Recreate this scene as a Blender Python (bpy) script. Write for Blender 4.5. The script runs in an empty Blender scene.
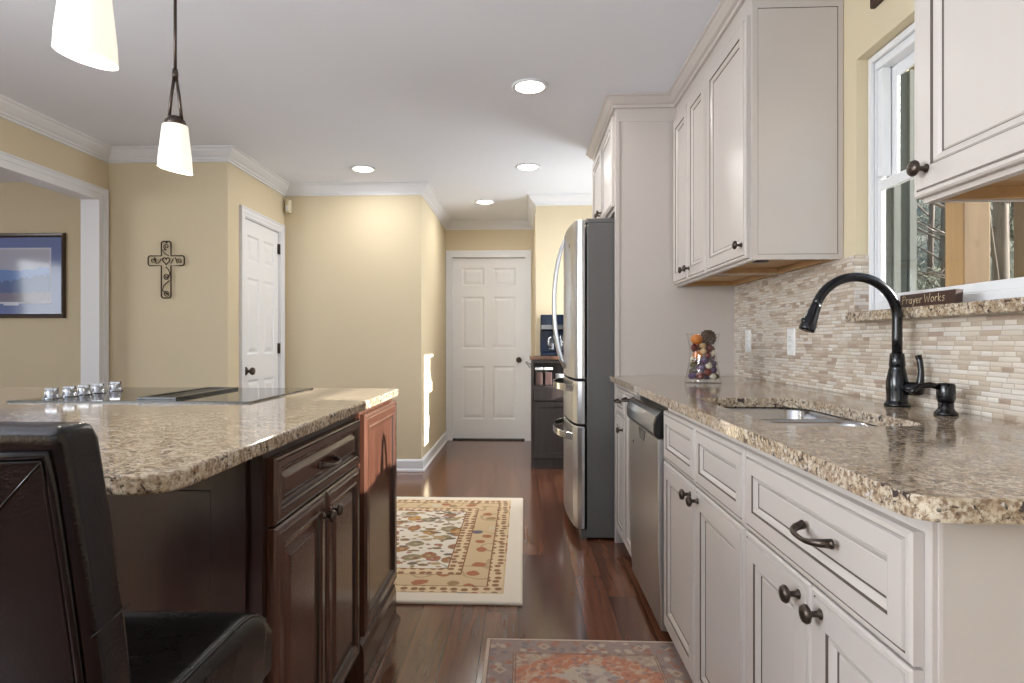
import bpy, bmesh, math, random
from mathutils import Vector, Matrix, Euler
random.seed(7)
SC = bpy.context.scene
COL = SC.collection
PI = math.pi

# ------------------------------------------------------------------ camera, sky, sun, daylight, exposure
cam_d = bpy.data.cameras.new('camera')
cam = bpy.data.objects.new('camera', cam_d); COL.objects.link(cam)
YAW = math.atan(24.3 / 605.0)
cam.location = (0, 0, 1.10)
cam.rotation_euler = (PI / 2, 0, YAW)
cam_d.sensor_width = 36.0
cam_d.lens = 605.0 / 1024.0 * 36.0
cam_d.shift_x = 12.3 / 1024.0
cam_d.clip_start = 0.02
SC.camera = cam

SC.view_settings.view_transform = 'Standard'
SC.view_settings.look = 'None'
SC.view_settings.gamma = 1.0
SC.view_settings.use_curve_mapping = False
SC.view_settings.exposure = 0.10

w = bpy.data.worlds.new('sky'); SC.world = w
w.use_nodes = True
nt = w.node_tree
bg = nt.nodes['Background']
sky = nt.nodes.new('ShaderNodeTexSky')
sky.sky_type = 'NISHITA'; sky.sun_disc = False
sky.sun_elevation = math.radians(20); sky.sun_rotation = math.radians(105)
nt.links.new(sky.outputs[0], bg.inputs[0])
bg.inputs[1].default_value = 0.22

def light(name, kind, loc, energy, color=(1, 1, 1), direction=None, **kw):
    d = bpy.data.lights.new(name, kind)
    d.energy = energy; d.color = color
    for k, v in kw.items(): setattr(d, k, v)
    o = bpy.data.objects.new(name, d); COL.objects.link(o)
    o.location = loc
    if direction is not None:
        o.rotation_euler = Vector(direction).to_track_quat('-Z', 'Y').to_euler()
    return o

light('sun', 'SUN', (6, -1, 5), 20.0, (1.0, 0.96, 0.90), (-1, 0.28, -0.37), angle=0.009)
# daylight fill from the unseen rear glass door, side window and den windows, tilted up for the ceiling
light('rear_daylight_fill', 'AREA', (-0.9, -3.2, 1.35), 14, (0.80, 0.90, 1.0), (0, 1, 0.40), shape='RECTANGLE', size=3.0, size_y=2.0)
light('side_daylight_fill', 'AREA', (-2.84, -0.50, 1.58), 160, (0.90, 0.955, 1.0), (1, 0.10, 0.60), shape='RECTANGLE', size=2.2, size_y=1.1)
light('den_daylight', 'AREA', (-6.0, 1.9, 1.4), 45, (0.96, 0.98, 1.0), (1, 0.05, 0.10), shape='RECTANGLE', size=1.6, size_y=1.4)
light('breakfast_daylight', 'AREA', (1.11, 4.92, 1.36), 20, (0.90, 0.96, 1.0), (-1, 0.05, 0.0), shape='RECTANGLE', size=0.6, size_y=0.8)

# ------------------------------------------------------------------ helpers
def lin(c):
    return tuple((v / 12.92 if v <= 0.04045 else ((v + 0.055) / 1.055) ** 2.4) for v in [x / 255.0 for x in c]) + (1.0,)

class N:
    """small node-tree writer"""
    def __init__(self, name):
        self.m = bpy.data.materials.new(name); self.m.use_nodes = True
        self.t = self.m.node_tree; self.b = self.t.nodes['Principled BSDF']; self.out = self.t.nodes['Material Output']
    def n(self, typ, **kw):
        x = self.t.nodes.new('ShaderNode' + typ)
        for k, v in kw.items(): setattr(x, k, v)
        return x
    def l(self, a, b): self.t.links.new(a, b)
    def set(self, sock, v):
        if hasattr(v, 'is_output') or isinstance(v, bpy.types.NodeSocket): self.l(v, sock)
        else: sock.default_value = v
    def coord(self): return self.n('TexCoord').outputs['Object']
    def mapping(self, vec, scale=(1, 1, 1), loc=(0, 0, 0), rot=(0, 0, 0)):
        m = self.n('Mapping'); self.l(vec, m.inputs[0])
        m.inputs['Scale'].default_value = scale; m.inputs['Location'].default_value = loc; m.inputs['Rotation'].default_value = rot
        return m.outputs[0]
    def noise(self, vec, scale, detail=3, rough=0.55, dist=0.0):
        x = self.n('TexNoise'); self.l(vec, x.inputs['Vector'])
        x.inputs['Scale'].default_value = scale; x.inputs['Detail'].default_value = detail
        x.inputs['Roughness'].default_value = rough; x.inputs['Distortion'].default_value = dist
        return x.outputs['Fac']
    def voro(self, vec, scale, feature='F1', rnd=1.0, dim='3D'):
        x = self.n('TexVoronoi', feature=feature, voronoi_dimensions=dim); self.l(vec, x.inputs['Vector']); x.inputs['Scale'].default_value = scale
        x.inputs['Randomness'].default_value = rnd
        return x
    def ramp(self, fac, stops, interp='LINEAR'):
        x = self.n('ValToRGB'); x.color_ramp.interpolation = interp
        e = x.color_ramp.elements
        while len(e) < len(stops): e.new(0.5)
        for i, (p, c) in enumerate(stops):
            e[i].position = p; e[i].color = c if len(c) == 4 else tuple(c) + (1,)
        self.l(fac, x.inputs[0]); return x.outputs[0]
    def math(self, op, a, b=0.0, c=0.0):
        x = self.n('Math', operation=op)
        self.set(x.inputs[0], a); self.set(x.inputs[1], b); self.set(x.inputs[2], c)
        return x.outputs[0]
    def mix(self, fac, a, b, blend='MIX'):
        x = self.n('Mix', data_type='RGBA', blend_type=blend)
        self.set(x.inputs[0], fac); self.set(x.inputs[6], a); self.set(x.inputs[7], b)
        return x.outputs[2]
    def sep(self, vec):
        x = self.n('SeparateXYZ'); self.l(vec, x.inputs[0]); return x.outputs
    def comb(self, x=0.0, y=0.0, z=0.0):
        c = self.n('CombineXYZ'); self.set(c.inputs[0], x); self.set(c.inputs[1], y); self.set(c.inputs[2], z); return c.outputs[0]
    def bump(self, h, strength=0.2, dist=0.01):
        x = self.n('Bump'); x.inputs['Strength'].default_value = strength; x.inputs['Distance'].default_value = dist
        self.l(h, x.inputs['Height']); self.l(x.outputs[0], self.b.inputs['Normal'])
    def base(self, c): self.set(self.b.inputs['Base Color'], c); return self
    def rough(self, v): self.set(self.b.inputs['Roughness'], v); return self
    def metal(self, v): self.b.inputs['Metallic'].default_value = v; return self
    def inp(self, k, v): self.set(self.b.inputs[k], v); return self

def flat(name, rgb, rough=0.5, metal=0.0, spec=0.5, noise=0.0, coat=0.0):
    k = N(name); k.rough(rough).metal(metal).inp('Specular IOR Level', spec)
    if coat: k.inp('Coat Weight', coat).inp('Coat Roughness', 0.08)
    c = lin(rgb)
    if noise:
        f = k.noise(k.coord(), 9.0, 3)
        d = tuple(v * (1 - noise) for v in c[:3]) + (1,)
        k.base(k.mix(f, d, c))
    else: k.base(c)
    return k.m

def emis(name, rgb, strength):
    k = N(name); k.base(lin(rgb)); k.inp('Emission Color', lin(rgb)).inp('Emission Strength', strength); return k.m

M = {}
def paint(name, rgb, rough=0.6):
    k = N(name); v = k.coord()
    k.base(k.mix(k.noise(v, 1.3, 2), tuple(x * 0.965 for x in lin(rgb)[:3]) + (1,), lin(rgb)))
    k.rough(rough).inp('Specular IOR Level', 0.3); k.bump(k.noise(v, 260, 2), 0.05, 0.002); return k.m
M['wall'] = paint('wall_paint', (213, 199, 170))
M['ceiling'] = paint('ceiling_paint', (236, 240, 250), 0.8)
M['trim'] = flat('white_trim_paint', (226, 227, 231), 0.35)
M['door'] = flat('white_door_paint', (228, 229, 232), 0.35)
M['vinyl'] = flat('white_vinyl', (226, 227, 230), 0.3)
M['cream'] = flat('antique_white_cabinet_paint', (194, 186, 181), 0.33, noise=0.03)
M['glaze'] = flat('brown_glaze_line', (84, 72, 65), 0.45)
M['bronze'] = flat('oil_rubbed_bronze', (82, 72, 66), 0.3, 0.85)
M['blackmetal'] = flat('black_bronze_faucet', (10, 12, 18), 0.2, 0.3, coat=0.25)
M['black'] = flat('black_plastic', (12, 12, 14), 0.25)
M['chrome'] = flat('chrome', (140, 141, 144), 0.2, 1.0)
M['darkgrey'] = flat('charcoal_enamel', (96, 94, 94), 0.42, 0.0)
M['plate'] = flat('white_plastic', (228, 228, 228), 0.35)
M['ivory'] = flat('ivory_plastic', (214, 203, 172), 0.4)
M['iron'] = flat('brown_wrought_iron', (54, 40, 28), 0.5, 0.5)

def tanwood():
    k = N('unfinished_maple'); v = k.coord()
    f = k.noise(k.mapping(v, (4, 60, 4)), 2.0, 4)
    k.base(k.ramp(f, [(0.3, lin((178, 142, 100))), (0.7, lin((206, 172, 126)))])).rough(0.55); return k.m
M['maple'] = tanwood()

def cherry(name, a, b, c, rough=0.24):
    k = N(name); v = k.coord()
    f = k.noise(k.mapping(v, (18, 18, 1.1)), 2.2, 5, 0.6, 0.4)
    k.base(k.ramp(f, [(0.25, lin(a)), (0.55, lin(b)), (0.8, lin(c))])).rough(rough).inp('Coat Weight', 0.18).inp('Coat Roughness', 0.2)
    return k.m
M['cherry'] = cherry('dark_cherry_stain', (60, 36, 27), (78, 48, 37), (96, 62, 49))
M['cherryglaze'] = flat('dark_cherry_glaze', (26, 14, 10), 0.35)
M['cherryshade'] = cherry('shaded_cherry_stain', (30, 14, 11), (40, 20, 15), (50, 27, 20), 0.34)  # same cherry, with the shade of the knee space put into the colour
M['espresso'] = cherry('espresso_wood', (44, 38, 37), (60, 52, 50), (76, 66, 62), 0.35)
M['walnuttop'] = cherry('walnut_top', (70, 48, 36), (96, 68, 52), (116, 84, 64), 0.35)
M['chairwood'] = cherry('dark_chair_wood', (30, 18, 14), (40, 24, 18), (52, 32, 24), 0.3)

def granite():
    k = N('speckled_granite'); v = k.coord()
    big = k.noise(v, 34, 4, 0.6, 0.6)
    base = k.ramp(big, [(0.30, lin((150, 130, 107))), (0.45, lin((182, 164, 140))), (0.58, lin((202, 190, 171))), (0.72, lin((168, 152, 132)))])
    fine = k.noise(v, 120, 4, 0.7)
    c = k.mix(k.ramp(fine, [(0.40, (0, 0, 0)), (0.56, (1, 1, 1))]), lin((126, 104, 84)), base)
    v2 = k.voro(v, 95)
    sp = k.ramp(v2.outputs['Distance'], [(0.20, (1, 1, 1)), (0.30, (0, 0, 0))])
    gate = k.ramp(k.noise(v, 22, 3, 0.6), [(0.50, (0, 0, 0)), (0.60, (1, 1, 1))])
    c = k.mix(k.math('MULTIPLY', sp, gate), c, lin((44, 38, 38)))
    v3 = k.noise(v, 62, 5, 0.65, 1.0)
    c = k.mix(k.ramp(v3, [(0.565, (0, 0, 0)), (0.61, (1, 1, 1))]), c, lin((66, 56, 54)))
    v4 = k.noise(k.mapping(v, loc=(5, 3, 1)), 70, 4, 0.6, 0.6)
    c = k.mix(k.ramp(v4, [(0.62, (0, 0, 0)), (0.68, (1, 1, 1))]), c, lin((196, 192, 188)))
    k.base(c).rough(0.09).inp('Specular IOR Level', 0.55); return k.m
M['granite'] = granite()

def planks():
    k = N('hardwood_planks'); v = k.coord(); s = k.sep(v)
    u = k.comb(s[1], k.math('ADD', s[0], 0.045), 0.0)
    br = k.n('TexBrick'); k.l(u, br.inputs['Vector']); br.offset = 0.37; br.offset_frequency = 2; br.squash = 0.8; br.squash_frequency = 3
    br.inputs['Scale'].default_value = 1.0; br.inputs['Brick Width'].default_value = 1.35; br.inputs['Row Height'].default_value = 0.13
    br.inputs['Mortar Size'].default_value = 0.0017; br.inputs['Mortar Smooth'].default_value = 0.2; br.inputs['Bias'].default_value = 0
    br.inputs['Color1'].default_value = (0, 0, 0, 1); br.inputs['Color2'].default_value = (1, 1, 1, 1); br.inputs['Mortar'].default_value = (0.5, 0.5, 0.5, 1)
    tint = k.ramp(br.outputs['Color'], [(0.0, lin((92, 52, 35))), (0.35, lin((116, 70, 48))), (0.65, lin((130, 80, 55))), (1.0, lin((104, 64, 46)))])
    off = k.math('MULTIPLY', br.outputs['Color'], 7.0)
    gv = k.comb(k.math('MULTIPLY', s[0], 22.0), k.math('ADD', k.math('MULTIPLY', s[1], 1.3), off), off)
    g = k.noise(gv, 1.0, 5, 0.62, 0.8)
    c = k.mix(k.ramp(g, [(0.30, (0, 0, 0)), (0.70, (0.8, 0.8, 0.8))]), tint, lin((62, 37, 27)))
    g2 = k.noise(k.comb(k.math('MULTIPLY', s[0], 5.0), k.math('ADD', s[1], off), off), 1.2, 3)
    c = k.mix(k.ramp(g2, [(0.5, (0, 0, 0)), (0.7, (0.35, 0.35, 0.35))]), c, lin((140, 98, 74)))
    c = k.mix(br.outputs['Fac'], c, lin((24, 16, 13)))
    k.base(c).rough(k.math('ADD', 0.13, k.math('MULTIPLY', g, 0.06))).inp('Specular IOR Level', 0.8)
    k.bump(k.math('SUBTRACT', k.math('MULTIPLY', g, 0.02), br.outputs['Fac']), 0.12, 0.002)
    return k.m
M['floor'] = planks()

def mosaic():
    k = N('mosaic_strip_tile'); s = k.sep(k.coord())
    # strips of varied length in 12.5 mm rows; the reveal return uses x as well
    along = k.math('ADD', s[1], s[0])
    row = k.math('FLOOR', k.math('DIVIDE', s[2], 0.0125))
    wn = k.n('TexWhiteNoise', noise_dimensions='1D'); k.set(wn.inputs['W'], row)
    uu = k.math('ADD', along, k.math('MULTIPLY', wn.outputs['Value'], 3.7))
    br = k.n('TexBrick'); k.l(k.comb(uu, s[2], 0.0), br.inputs['Vector']); br.offset = 0.0; br.offset_frequency = 2; br.squash = 0.55; br.squash_frequency = 3
    br.inputs['Scale'].default_value = 1.0; br.inputs['Brick Width'].default_value = 0.066; br.inputs['Row Height'].default_value = 0.0125
    br.inputs['Mortar Size'].default_value = 0.0009; br.inputs['Mortar Smooth'].default_value = 0.1
    br.inputs['Color1'].default_value = (0, 0, 0, 1); br.inputs['Color2'].default_value = (1, 1, 1, 1); br.inputs['Mortar'].default_value = (0.5, 0.5, 0.5, 1)
    f = br.outputs['Color']
    c = k.ramp(f, [(0.0, lin((202, 191, 178))), (0.20, lin((212, 203, 192))), (0.38, lin((188, 174, 159))), (0.50, lin((220, 214, 206))), (0.62, lin((196, 180, 163))), (0.72, lin((210, 203, 196))), (0.84, lin((176, 158, 141))), (0.92, lin((160, 138, 122)))], 'CONSTANT')
    c = k.mix(k.math('MULTIPLY', k.noise(k.comb(k.math('MULTIPLY', uu, 30.0), k.math('MULTIPLY', s[2], 160.0), 0.0), 1.0, 3), 0.3), c, lin((192, 178, 162)))
    c = k.mix(br.outputs['Fac'], c, lin((176, 164, 150)))
    k.base(c); k.rough(k.ramp(f, [(0.0, (0.35,) * 3), (0.4, (0.12,) * 3), (0.7, (0.4,) * 3)], 'CONSTANT'))
    b2 = k.n('TexBrick'); k.l(br.inputs['Vector'].links[0].from_socket, b2.inputs['Vector']); b2.offset = 0.0; b2.offset_frequency = 2; b2.squash = 0.55; b2.squash_frequency = 3
    b2.inputs['Scale'].default_value = 1.0; b2.inputs['Brick Width'].default_value = 0.066; b2.inputs['Row Height'].default_value = 0.0125; b2.inputs['Mortar Size'].default_value = 0.0045; b2.inputs['Mortar Smooth'].default_value = 1.0
    k.bump(k.math('SUBTRACT', 1.0, b2.outputs['Fac']), 0.5, 0.002)   # pillowed strips
    return k.m
M['mosaic'] = mosaic()

def steel(name, rgb, rough, axis):
    k = N(name); v = k.coord()
    sc = {'z': (400, 400, 2), 'y': (400, 2, 400)}[axis]
    f = k.noise(k.mapping(v, sc), 1.0, 2)
    k.base(lin(rgb)).metal(1.0).rough(k.math('ADD', rough, k.math('MULTIPLY', f, 0.05))); return k.m
M['steel'] = steel('brushed_stainless', (198, 199, 202), 0.26, 'z')
M['steel2'] = steel('sink_stainless', (190, 190, 192), 0.20, 'y')
M['steelpanel'] = flat('polished_stainless', (205, 205, 206), 0.12, 1.0)

def leather(name, rgb, rough):
    k = N(name); v = k.coord()
    f = k.noise(v, 9, 4, 0.6); cr = k.voro(v, 260)
    k.base(k.mix(f, lin(rgb), tuple(x * 0.6 for x in lin(rgb)[:3]) + (1,)))
    k.rough(k.math('ADD', rough, k.math('MULTIPLY', f, 0.16))); k.inp('Specular IOR Level', 0.4)
    k.bump(k.math('ADD', cr.outputs['Distance'], k.math('MULTIPLY', k.noise(v, 12, 3), 4.0)), 0.05, 0.004); return k.m
M['leather'] = leather('dark_brown_leather', (20, 13, 16), 0.14)
M['leather2'] = leather('black_brown_leather', (15, 12, 12), 0.20)

def glass(name, tint=(1, 1, 1), refl=1.0, rough=0.0):
    k = N(name); t = k.t
    tr = k.n('BsdfTransparent'); tr.inputs[0].default_value = tint + (1,)
    gl = k.n('BsdfGlossy'); gl.inputs['Roughness'].default_value = rough
    lw = k.n('LayerWeight'); lw.inputs[0].default_value = 0.5
    fac = k.math('ADD', 0.04, k.math('MULTIPLY', k.math('POWER', lw.outputs['Facing'], 4.0), 0.75))
    mx = k.n('MixShader'); k.l(k.math('MULTIPLY', fac, refl), mx.inputs[0]); k.l(tr.outputs[0], mx.inputs[1]); k.l(gl.outputs[0], mx.inputs[2])
    k.l(mx.outputs[0], k.out.inputs[0]); return k.m
M['glass'] = glass('window_glass', (0.97, 0.98, 0.97), 0.5)
M['track'] = flat('grey_green_track', (66, 70, 66), 0.6)
M['vaseglass'] = glass('clear_vase_glass', (0.985, 0.99, 0.985), 0.9)
M['jarglass'] = glass('clear_jar_glass', (0.97, 0.97, 0.98), 0.9)
def cookglass():
    k = N('black_ceramic_glass'); k.base(lin((16, 14, 14))).rough(0.05).inp('Specular IOR Level', 0.8); return k.m
M['cookglass'] = cookglass()

def shade_mat():
    k = N('frosted_white_glass'); k.base(lin((250, 246, 238))).rough(0.4)
    k.inp('Emission Color', lin((255, 244, 224))).inp('Emission Strength', 0.52); return k.m
M['shade'] = shade_mat()
M['bulb'] = emis('warm_bulb', (255, 236, 205), 6.0)
M['lens'] = emis('recessed_lens', (255, 247, 235), 9.0)

def rug_mat(name, hx, hy, kind):
    k = N(name); v = k.coord(); s = k.sep(v)
    ax = k.math('SUBTRACT', hx, k.math('ABSOLUTE', s[0])); ay = k.math('SUBTRACT', hy, k.math('ABSOLUTE', s[1]))
    d = k.math('MINIMUM', ax, ay)
    wv = k.mapping(v)
    wob = k.n('TexNoise'); k.l(v, wob.inputs['Vector']); wob.inputs['Scale'].default_value = 6.0; wob.inputs['Detail'].default_value = 2
    mixv = k.n('Mix', data_type='VECTOR'); mixv.inputs[0].default_value = 0.06; k.l(v, mixv.inputs[4]); k.l(wob.outputs['Color'], mixv.inputs[5])
    wv = mixv.outputs[1]
    if kind == 'cream':
        f1 = k.voro(wv, 7.5, dim='2D'); f2 = k.voro(k.mapping(wv, loc=(3, 1, 0)), 16.0, dim='2D')
        field = lin((232, 222, 206))
        # vine tracery: thin contour lines of a noise field
        tn = k.noise(wv, 4.2, 1, 0.5)
        line = k.ramp(k.math('ABSOLUTE', k.math('SUBTRACT', tn, 0.5)), [(0.010, (1, 1, 1)), (0.018, (0, 0, 0))])
        c = k.mix(k.math('MULTIPLY', line, 0.6), field, lin((150, 132, 116)))
        pal = k.ramp(k.sep(f1.outputs['Color'])[0], [(0.0, lin((168, 124, 90))), (0.3, lin((170, 122, 98))), (0.5, lin((158, 142, 112))), (0.7, lin((146, 104, 98))), (0.85, lin((196, 150, 96)))], 'CONSTANT')
        ang = k.math('ADD', f1.outputs['Distance'], k.math('MULTIPLY', k.noise(v, 22, 2), 0.16))
        c = k.mix(k.ramp(ang, [(0.36, (1, 1, 1)), (0.40, (0, 0, 0))]), c, pal)
        c = k.mix(k.ramp(ang, [(0.14, (0.4,) * 3), (0.19, (0, 0, 0))]), c, lin((222, 204, 176)))
        pal2 = k.ramp(k.sep(f2.outputs['Color'])[1], [(0.0, lin((150, 90, 66))), (0.4, lin((170, 140, 92))), (0.7, lin((122, 112, 112)))], 'CONSTANT')
        c = k.mix(k.ramp(f2.outputs['Distance'], [(0.16, (0.85,) * 3), (0.2, (0, 0, 0))]), c, pal2)
        lf = k.voro(k.mapping(wv, (1, 1.9, 1), rot=(0, 0, 0.5)), 11.0, dim='2D')
        pal3 = k.ramp(k.sep(lf.outputs['Color'])[2], [(0.0, lin((148, 120, 84))), (0.35, lin((176, 128, 100))), (0.6, lin((128, 112, 96))), (0.8, lin((190, 160, 118)))], 'CONSTANT')
        gate = k.math('GREATER_THAN', k.sep(lf.outputs['Color'])[0], 0.45)
        c = k.mix(k.math('MULTIPLY', gate, k.ramp(lf.outputs['Distance'], [(0.30, (1, 1, 1)), (0.35, (0, 0, 0))])), c, pal3)
        # gold border with its own blossoms
        bf = k.voro(k.mapping(wv, loc=(1, 7, 0)), 8.0, dim='2D')
        bcol = lin((216, 190, 152))
        b = k.mix(k.math('MULTIPLY', line, 0.5), bcol, lin((160, 132, 96)))
        bang = k.math('ADD', bf.outputs['Distance'], k.math('MULTIPLY', k.noise(v, 30, 2), 0.15))
        bp = k.ramp(k.sep(bf.outputs['Color'])[0], [(0.0, lin((182, 122, 92))), (0.4, lin((170, 140, 106))), (0.6, lin((214, 198, 170))), (0.8, lin((120, 110, 118)))], 'CONSTANT')
        b = k.mix(k.ramp(bang, [(0.28, (1, 1, 1)), (0.32, (0, 0, 0))]), b, bp)
        # small repeating guard bands
        chk = k.voro(k.mapping(v, (1, 1, 0)), 22.0, rnd=0.35, dim='2D')
        g = k.mix(k.ramp(chk.outputs['Distance'], [(0.30, (1, 1, 1)), (0.40, (0, 0, 0))]), lin((226, 202, 164)), lin((158, 118, 92)))
        def band(lo, hi):
            return k.math('MULTIPLY', k.math('GREATER_THAN', d, lo), k.math('LESS_THAN', d, hi))
        c = k.mix(band(0.0, 0.32), c, b)
        c = k.mix(band(0.29, 0.355), c, g)
        c = k.mix(band(0.09, 0.155), c, g)
        for lo in (0.155, 0.285, 0.355): c = k.mix(band(lo, lo + 0.006), c, lin((150, 108, 80)))
        c = k.mix(band(-1, 0.082), c, lin((236, 224, 206)))
    else:
        # faded medallions down the middle on a rust ground, busy worn ornament all over
        yy = k.math('PINGPONG', k.math('ADD', s[1], 0.62 - (hy - 0.245)), 0.31)
        n9 = k.math('MULTIPLY', k.noise(v, 16, 3, 0.6), 0.30)
        dn = k.math('ADD', k.math('ADD', k.math('ABSOLUTE', k.math('MULTIPLY', s[0], 2.5)), k.math('MULTIPLY', yy, 3.6)), n9)
        fa = k.voro(wv, 15.0, dim='2D'); fb = k.voro(k.mapping(wv, loc=(2, 5, 0)), 34.0, dim='2D')
        c = k.mix(k.noise(v, 10, 3), lin((172, 146, 128)), lin((186, 166, 148)))
        c = k.mix(k.ramp(dn, [(0.86, (1, 1, 1)), (0.90, (0, 0, 0))]), c, lin((196, 134, 106)))
        c = k.mix(k.ramp(dn, [(0.44, (1, 1, 1)), (0.47, (0, 0, 0))]), c, lin((196, 182, 168)))
        c = k.mix(k.ramp(dn, [(0.24, (1, 1, 1)), (0.27, (0, 0, 0))]), c, lin((168, 148, 144)))
        tn = k.noise(wv, 17, 2)
        line = k.ramp(k.math('ABSOLUTE', k.math('SUBTRACT', tn, 0.5)), [(0.012, (1, 1, 1)), (0.03, (0, 0, 0))])
        c = k.mix(k.math('MULTIPLY', line, 0.55), c, lin((212, 192, 168)))
        c = k.mix(k.ramp(fa.outputs['Distance'], [(0.20, (0.55,) * 3), (0.30, (0, 0, 0))]), c, k.ramp(k.sep(fa.outputs['Color'])[0], [(0.0, lin((184, 118, 92))), (0.35, lin((150, 138, 138))), (0.65, lin((206, 186, 160)))], 'CONSTANT'))
        c = k.mix(k.ramp(fb.outputs['Distance'], [(0.22, (0.6,) * 3), (0.34, (0, 0, 0))]), c, k.ramp(k.sep(fb.outputs['Color'])[0], [(0.0, lin((160, 108, 92))), (0.4, lin((204, 188, 168))), (0.7, lin((136, 128, 132)))], 'CONSTANT'))
        def band(lo, hi):
            return k.math('MULTIPLY', k.math('GREATER_THAN', d, lo), k.math('LESS_THAN', d, hi))
        g = k.mix(k.noise(v, 6, 3), lin((168, 142, 130)), lin((152, 142, 140)))
        cb = k.voro(k.mapping(wv, loc=(4, 2, 0)), 26.0, dim='2D')
        g = k.mix(k.ramp(cb.outputs['Distance'], [(0.26, (0.7,) * 3), (0.36, (0, 0, 0))]), g, k.ramp(k.sep(cb.outputs['Color'])[0], [(0.0, lin((176, 116, 94))), (0.35, lin((208, 190, 168))), (0.7, lin((126, 120, 126)))], 'CONSTANT'))
        # diamond rosettes spaced along the border
        al = k.math('ADD', s[0], k.math('MULTIPLY', k.math('SUBTRACT', s[1], s[0]), k.math('LESS_THAN', ax, ay)))
        ux = k.math('PINGPONG', k.math('ADD', al, 10.0), 0.085)
        rz = k.math('ADD', k.math('MULTIPLY', ux, 1.0), k.math('ABSOLUTE', k.math('SUBTRACT', d, 0.057)))
        g = k.mix(k.ramp(rz, [(0.020, (0.8,) * 3), (0.026, (0, 0, 0))]), g, lin((206, 186, 164)))
        g = k.mix(k.ramp(rz, [(0.011, (0.8,) * 3), (0.014, (0, 0, 0))]), g, lin((156, 122, 108)))
        c = k.mix(band(0.018, 0.098), c, g)
        for lo in (0.014, 0.098, 0.106): c = k.mix(band(lo, lo + 0.004), c, lin((140, 114, 104)))
        c = k.mix(band(-1, 0.013), c, lin((214, 194, 174)))
        c = k.mix(k.math('MULTIPLY', k.ramp(k.noise(v, 60, 3, 0.7), [(0.4, (0, 0, 0)), (0.7, (1, 1, 1))]), 0.35), c, lin((190, 172, 158)))
    k.base(c).rough(0.95).inp('Specular IOR Level', 0.1)
    k.bump(k.noise(v, 500, 2), 0.5, 0.004); return k.m

def print_mat():
    k = N('misty_landscape_print'); s = k.sep(k.coord())  # blues lightened to take in the window reflection on the glass
    z = s[2]; nz = k.noise(k.comb(k.math('MULTIPLY', s[0], 5.0), 0.0, 0.0), 1.0, 4)
    sky_c = k.mix(k.math('MULTIPLY', z, 1.2), lin((164, 176, 210)), lin((188, 180, 186)))
    r1 = k.math('LESS_THAN', z, k.math('ADD', 0.19, k.math('MULTIPLY', nz, 0.16)))
    c = k.mix(r1, sky_c, lin((116, 146, 206)))
    n2 = k.noise(k.comb(k.math('MULTIPLY', s[0], 14.0), 2.0, 0.0), 1.0, 5, 0.7)
    r2 = k.math('LESS_THAN', z, k.math('ADD', k.math('MULTIPLY', k.math('ADD', s[0], 0.5), 0.14), k.math('MULTIPLY', n2, 0.22)))
    c = k.mix(r2, c, lin((98, 116, 164)))
    n3 = k.noise(k.coord(), 16, 5, 0.7)
    r3 = k.math('LESS_THAN', z, k.math('ADD', 0.03, k.math('MULTIPLY', n2, 0.10)))
    c = k.mix(r3, c, k.mix(n3, lin((118, 124, 158)), lin((148, 138, 150))))
    k.base(c).rough(0.08).inp('Specular IOR Level', 0.5); return k.m
M['print'] = print_mat()
M['mat'] = flat('slate_blue_mat_board', (108, 124, 176), 0.1)  # slate blue, lightened to include the blue window reflection on the glass
M['matwhite'] = flat('pale_bevel', (190, 194, 216), 0.2)
M['frame'] = cherry('bronze_picture_frame', (48, 38, 34), (66, 52, 44), (84, 66, 52), 0.3)
M['signwood'] = flat('dark_brown_sign_wood', (64, 42, 34), 0.5, noise=0.2)
M['signink'] = flat('cream_lettering', (216, 196, 160), 0.6)
M['post'] = cherry('cedar_post', (72, 54, 34), (86, 66, 42), (98, 78, 52), 0.8)
M['soffit'] = flat('beige_soffit', (170, 158, 136), 0.8)

def hill_mat():
    k = N('leaf_litter'); v = k.coord()
    a = k.voro(v, 9.0); f = k.noise(v, 1.6, 6, 0.7)
    c = k.ramp(k.sep(a.outputs['Color'])[0], [(0.0, lin((120, 92, 72))), (0.3, lin((168, 140, 116))), (0.55, lin((196, 178, 158))), (0.8, lin((140, 104, 80)))], 'CONSTANT')
    g = k.ramp(k.noise(v, 14, 5, 0.7), [(0.3, lin((92, 96, 84))), (0.6, lin((168, 170, 158))), (0.8, lin((212, 212, 204)))])
    z = k.sep(v)[2]
    c = k.mix(k.ramp(k.math('ADD', z, k.math('MULTIPLY', f, 1.2)), [(0.25, (0, 0, 0)), (0.45, (1, 1, 1))]), c, g)
    k.base(c).rough(1.0); return k.m
M['hill'] = hill_mat()
M['bark'] = cherry('tree_bark', (70, 62, 56), (96, 86, 78), (130, 120, 112), 0.9)
M['brush'] = flat('grey_green_brush', (140, 144, 128), 0.9, noise=0.5)
M['orange'] = flat('dried_orange', (206, 122, 44), 0.6, noise=0.3)
M['nut'] = flat('pale_nut', (196, 160, 118), 0.6, noise=0.2)
M['purple'] = flat('purple_petal', (92, 66, 104), 0.7, noise=0.4)
M['red'] = flat('dark_red_berry', (112, 36, 34), 0.5, noise=0.3)
M['cone'] = flat('pine_cone_brown', (84, 62, 50), 0.8, noise=0.4)
M['white_pod'] = flat('white_pod', (206, 196, 178), 0.7)
M['olive'] = flat('olive_leaf', (96, 84, 50), 0.8, noise=0.3)
M['coffee_blue'] = flat('blue_black_plastic', (16, 24, 40), 0.12, 0.3)
M['coffeefill'] = flat('ground_coffee', (84, 62, 58), 0.8)
M['mug'] = flat('grey_mug', (150, 150, 152), 0.3)

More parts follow.
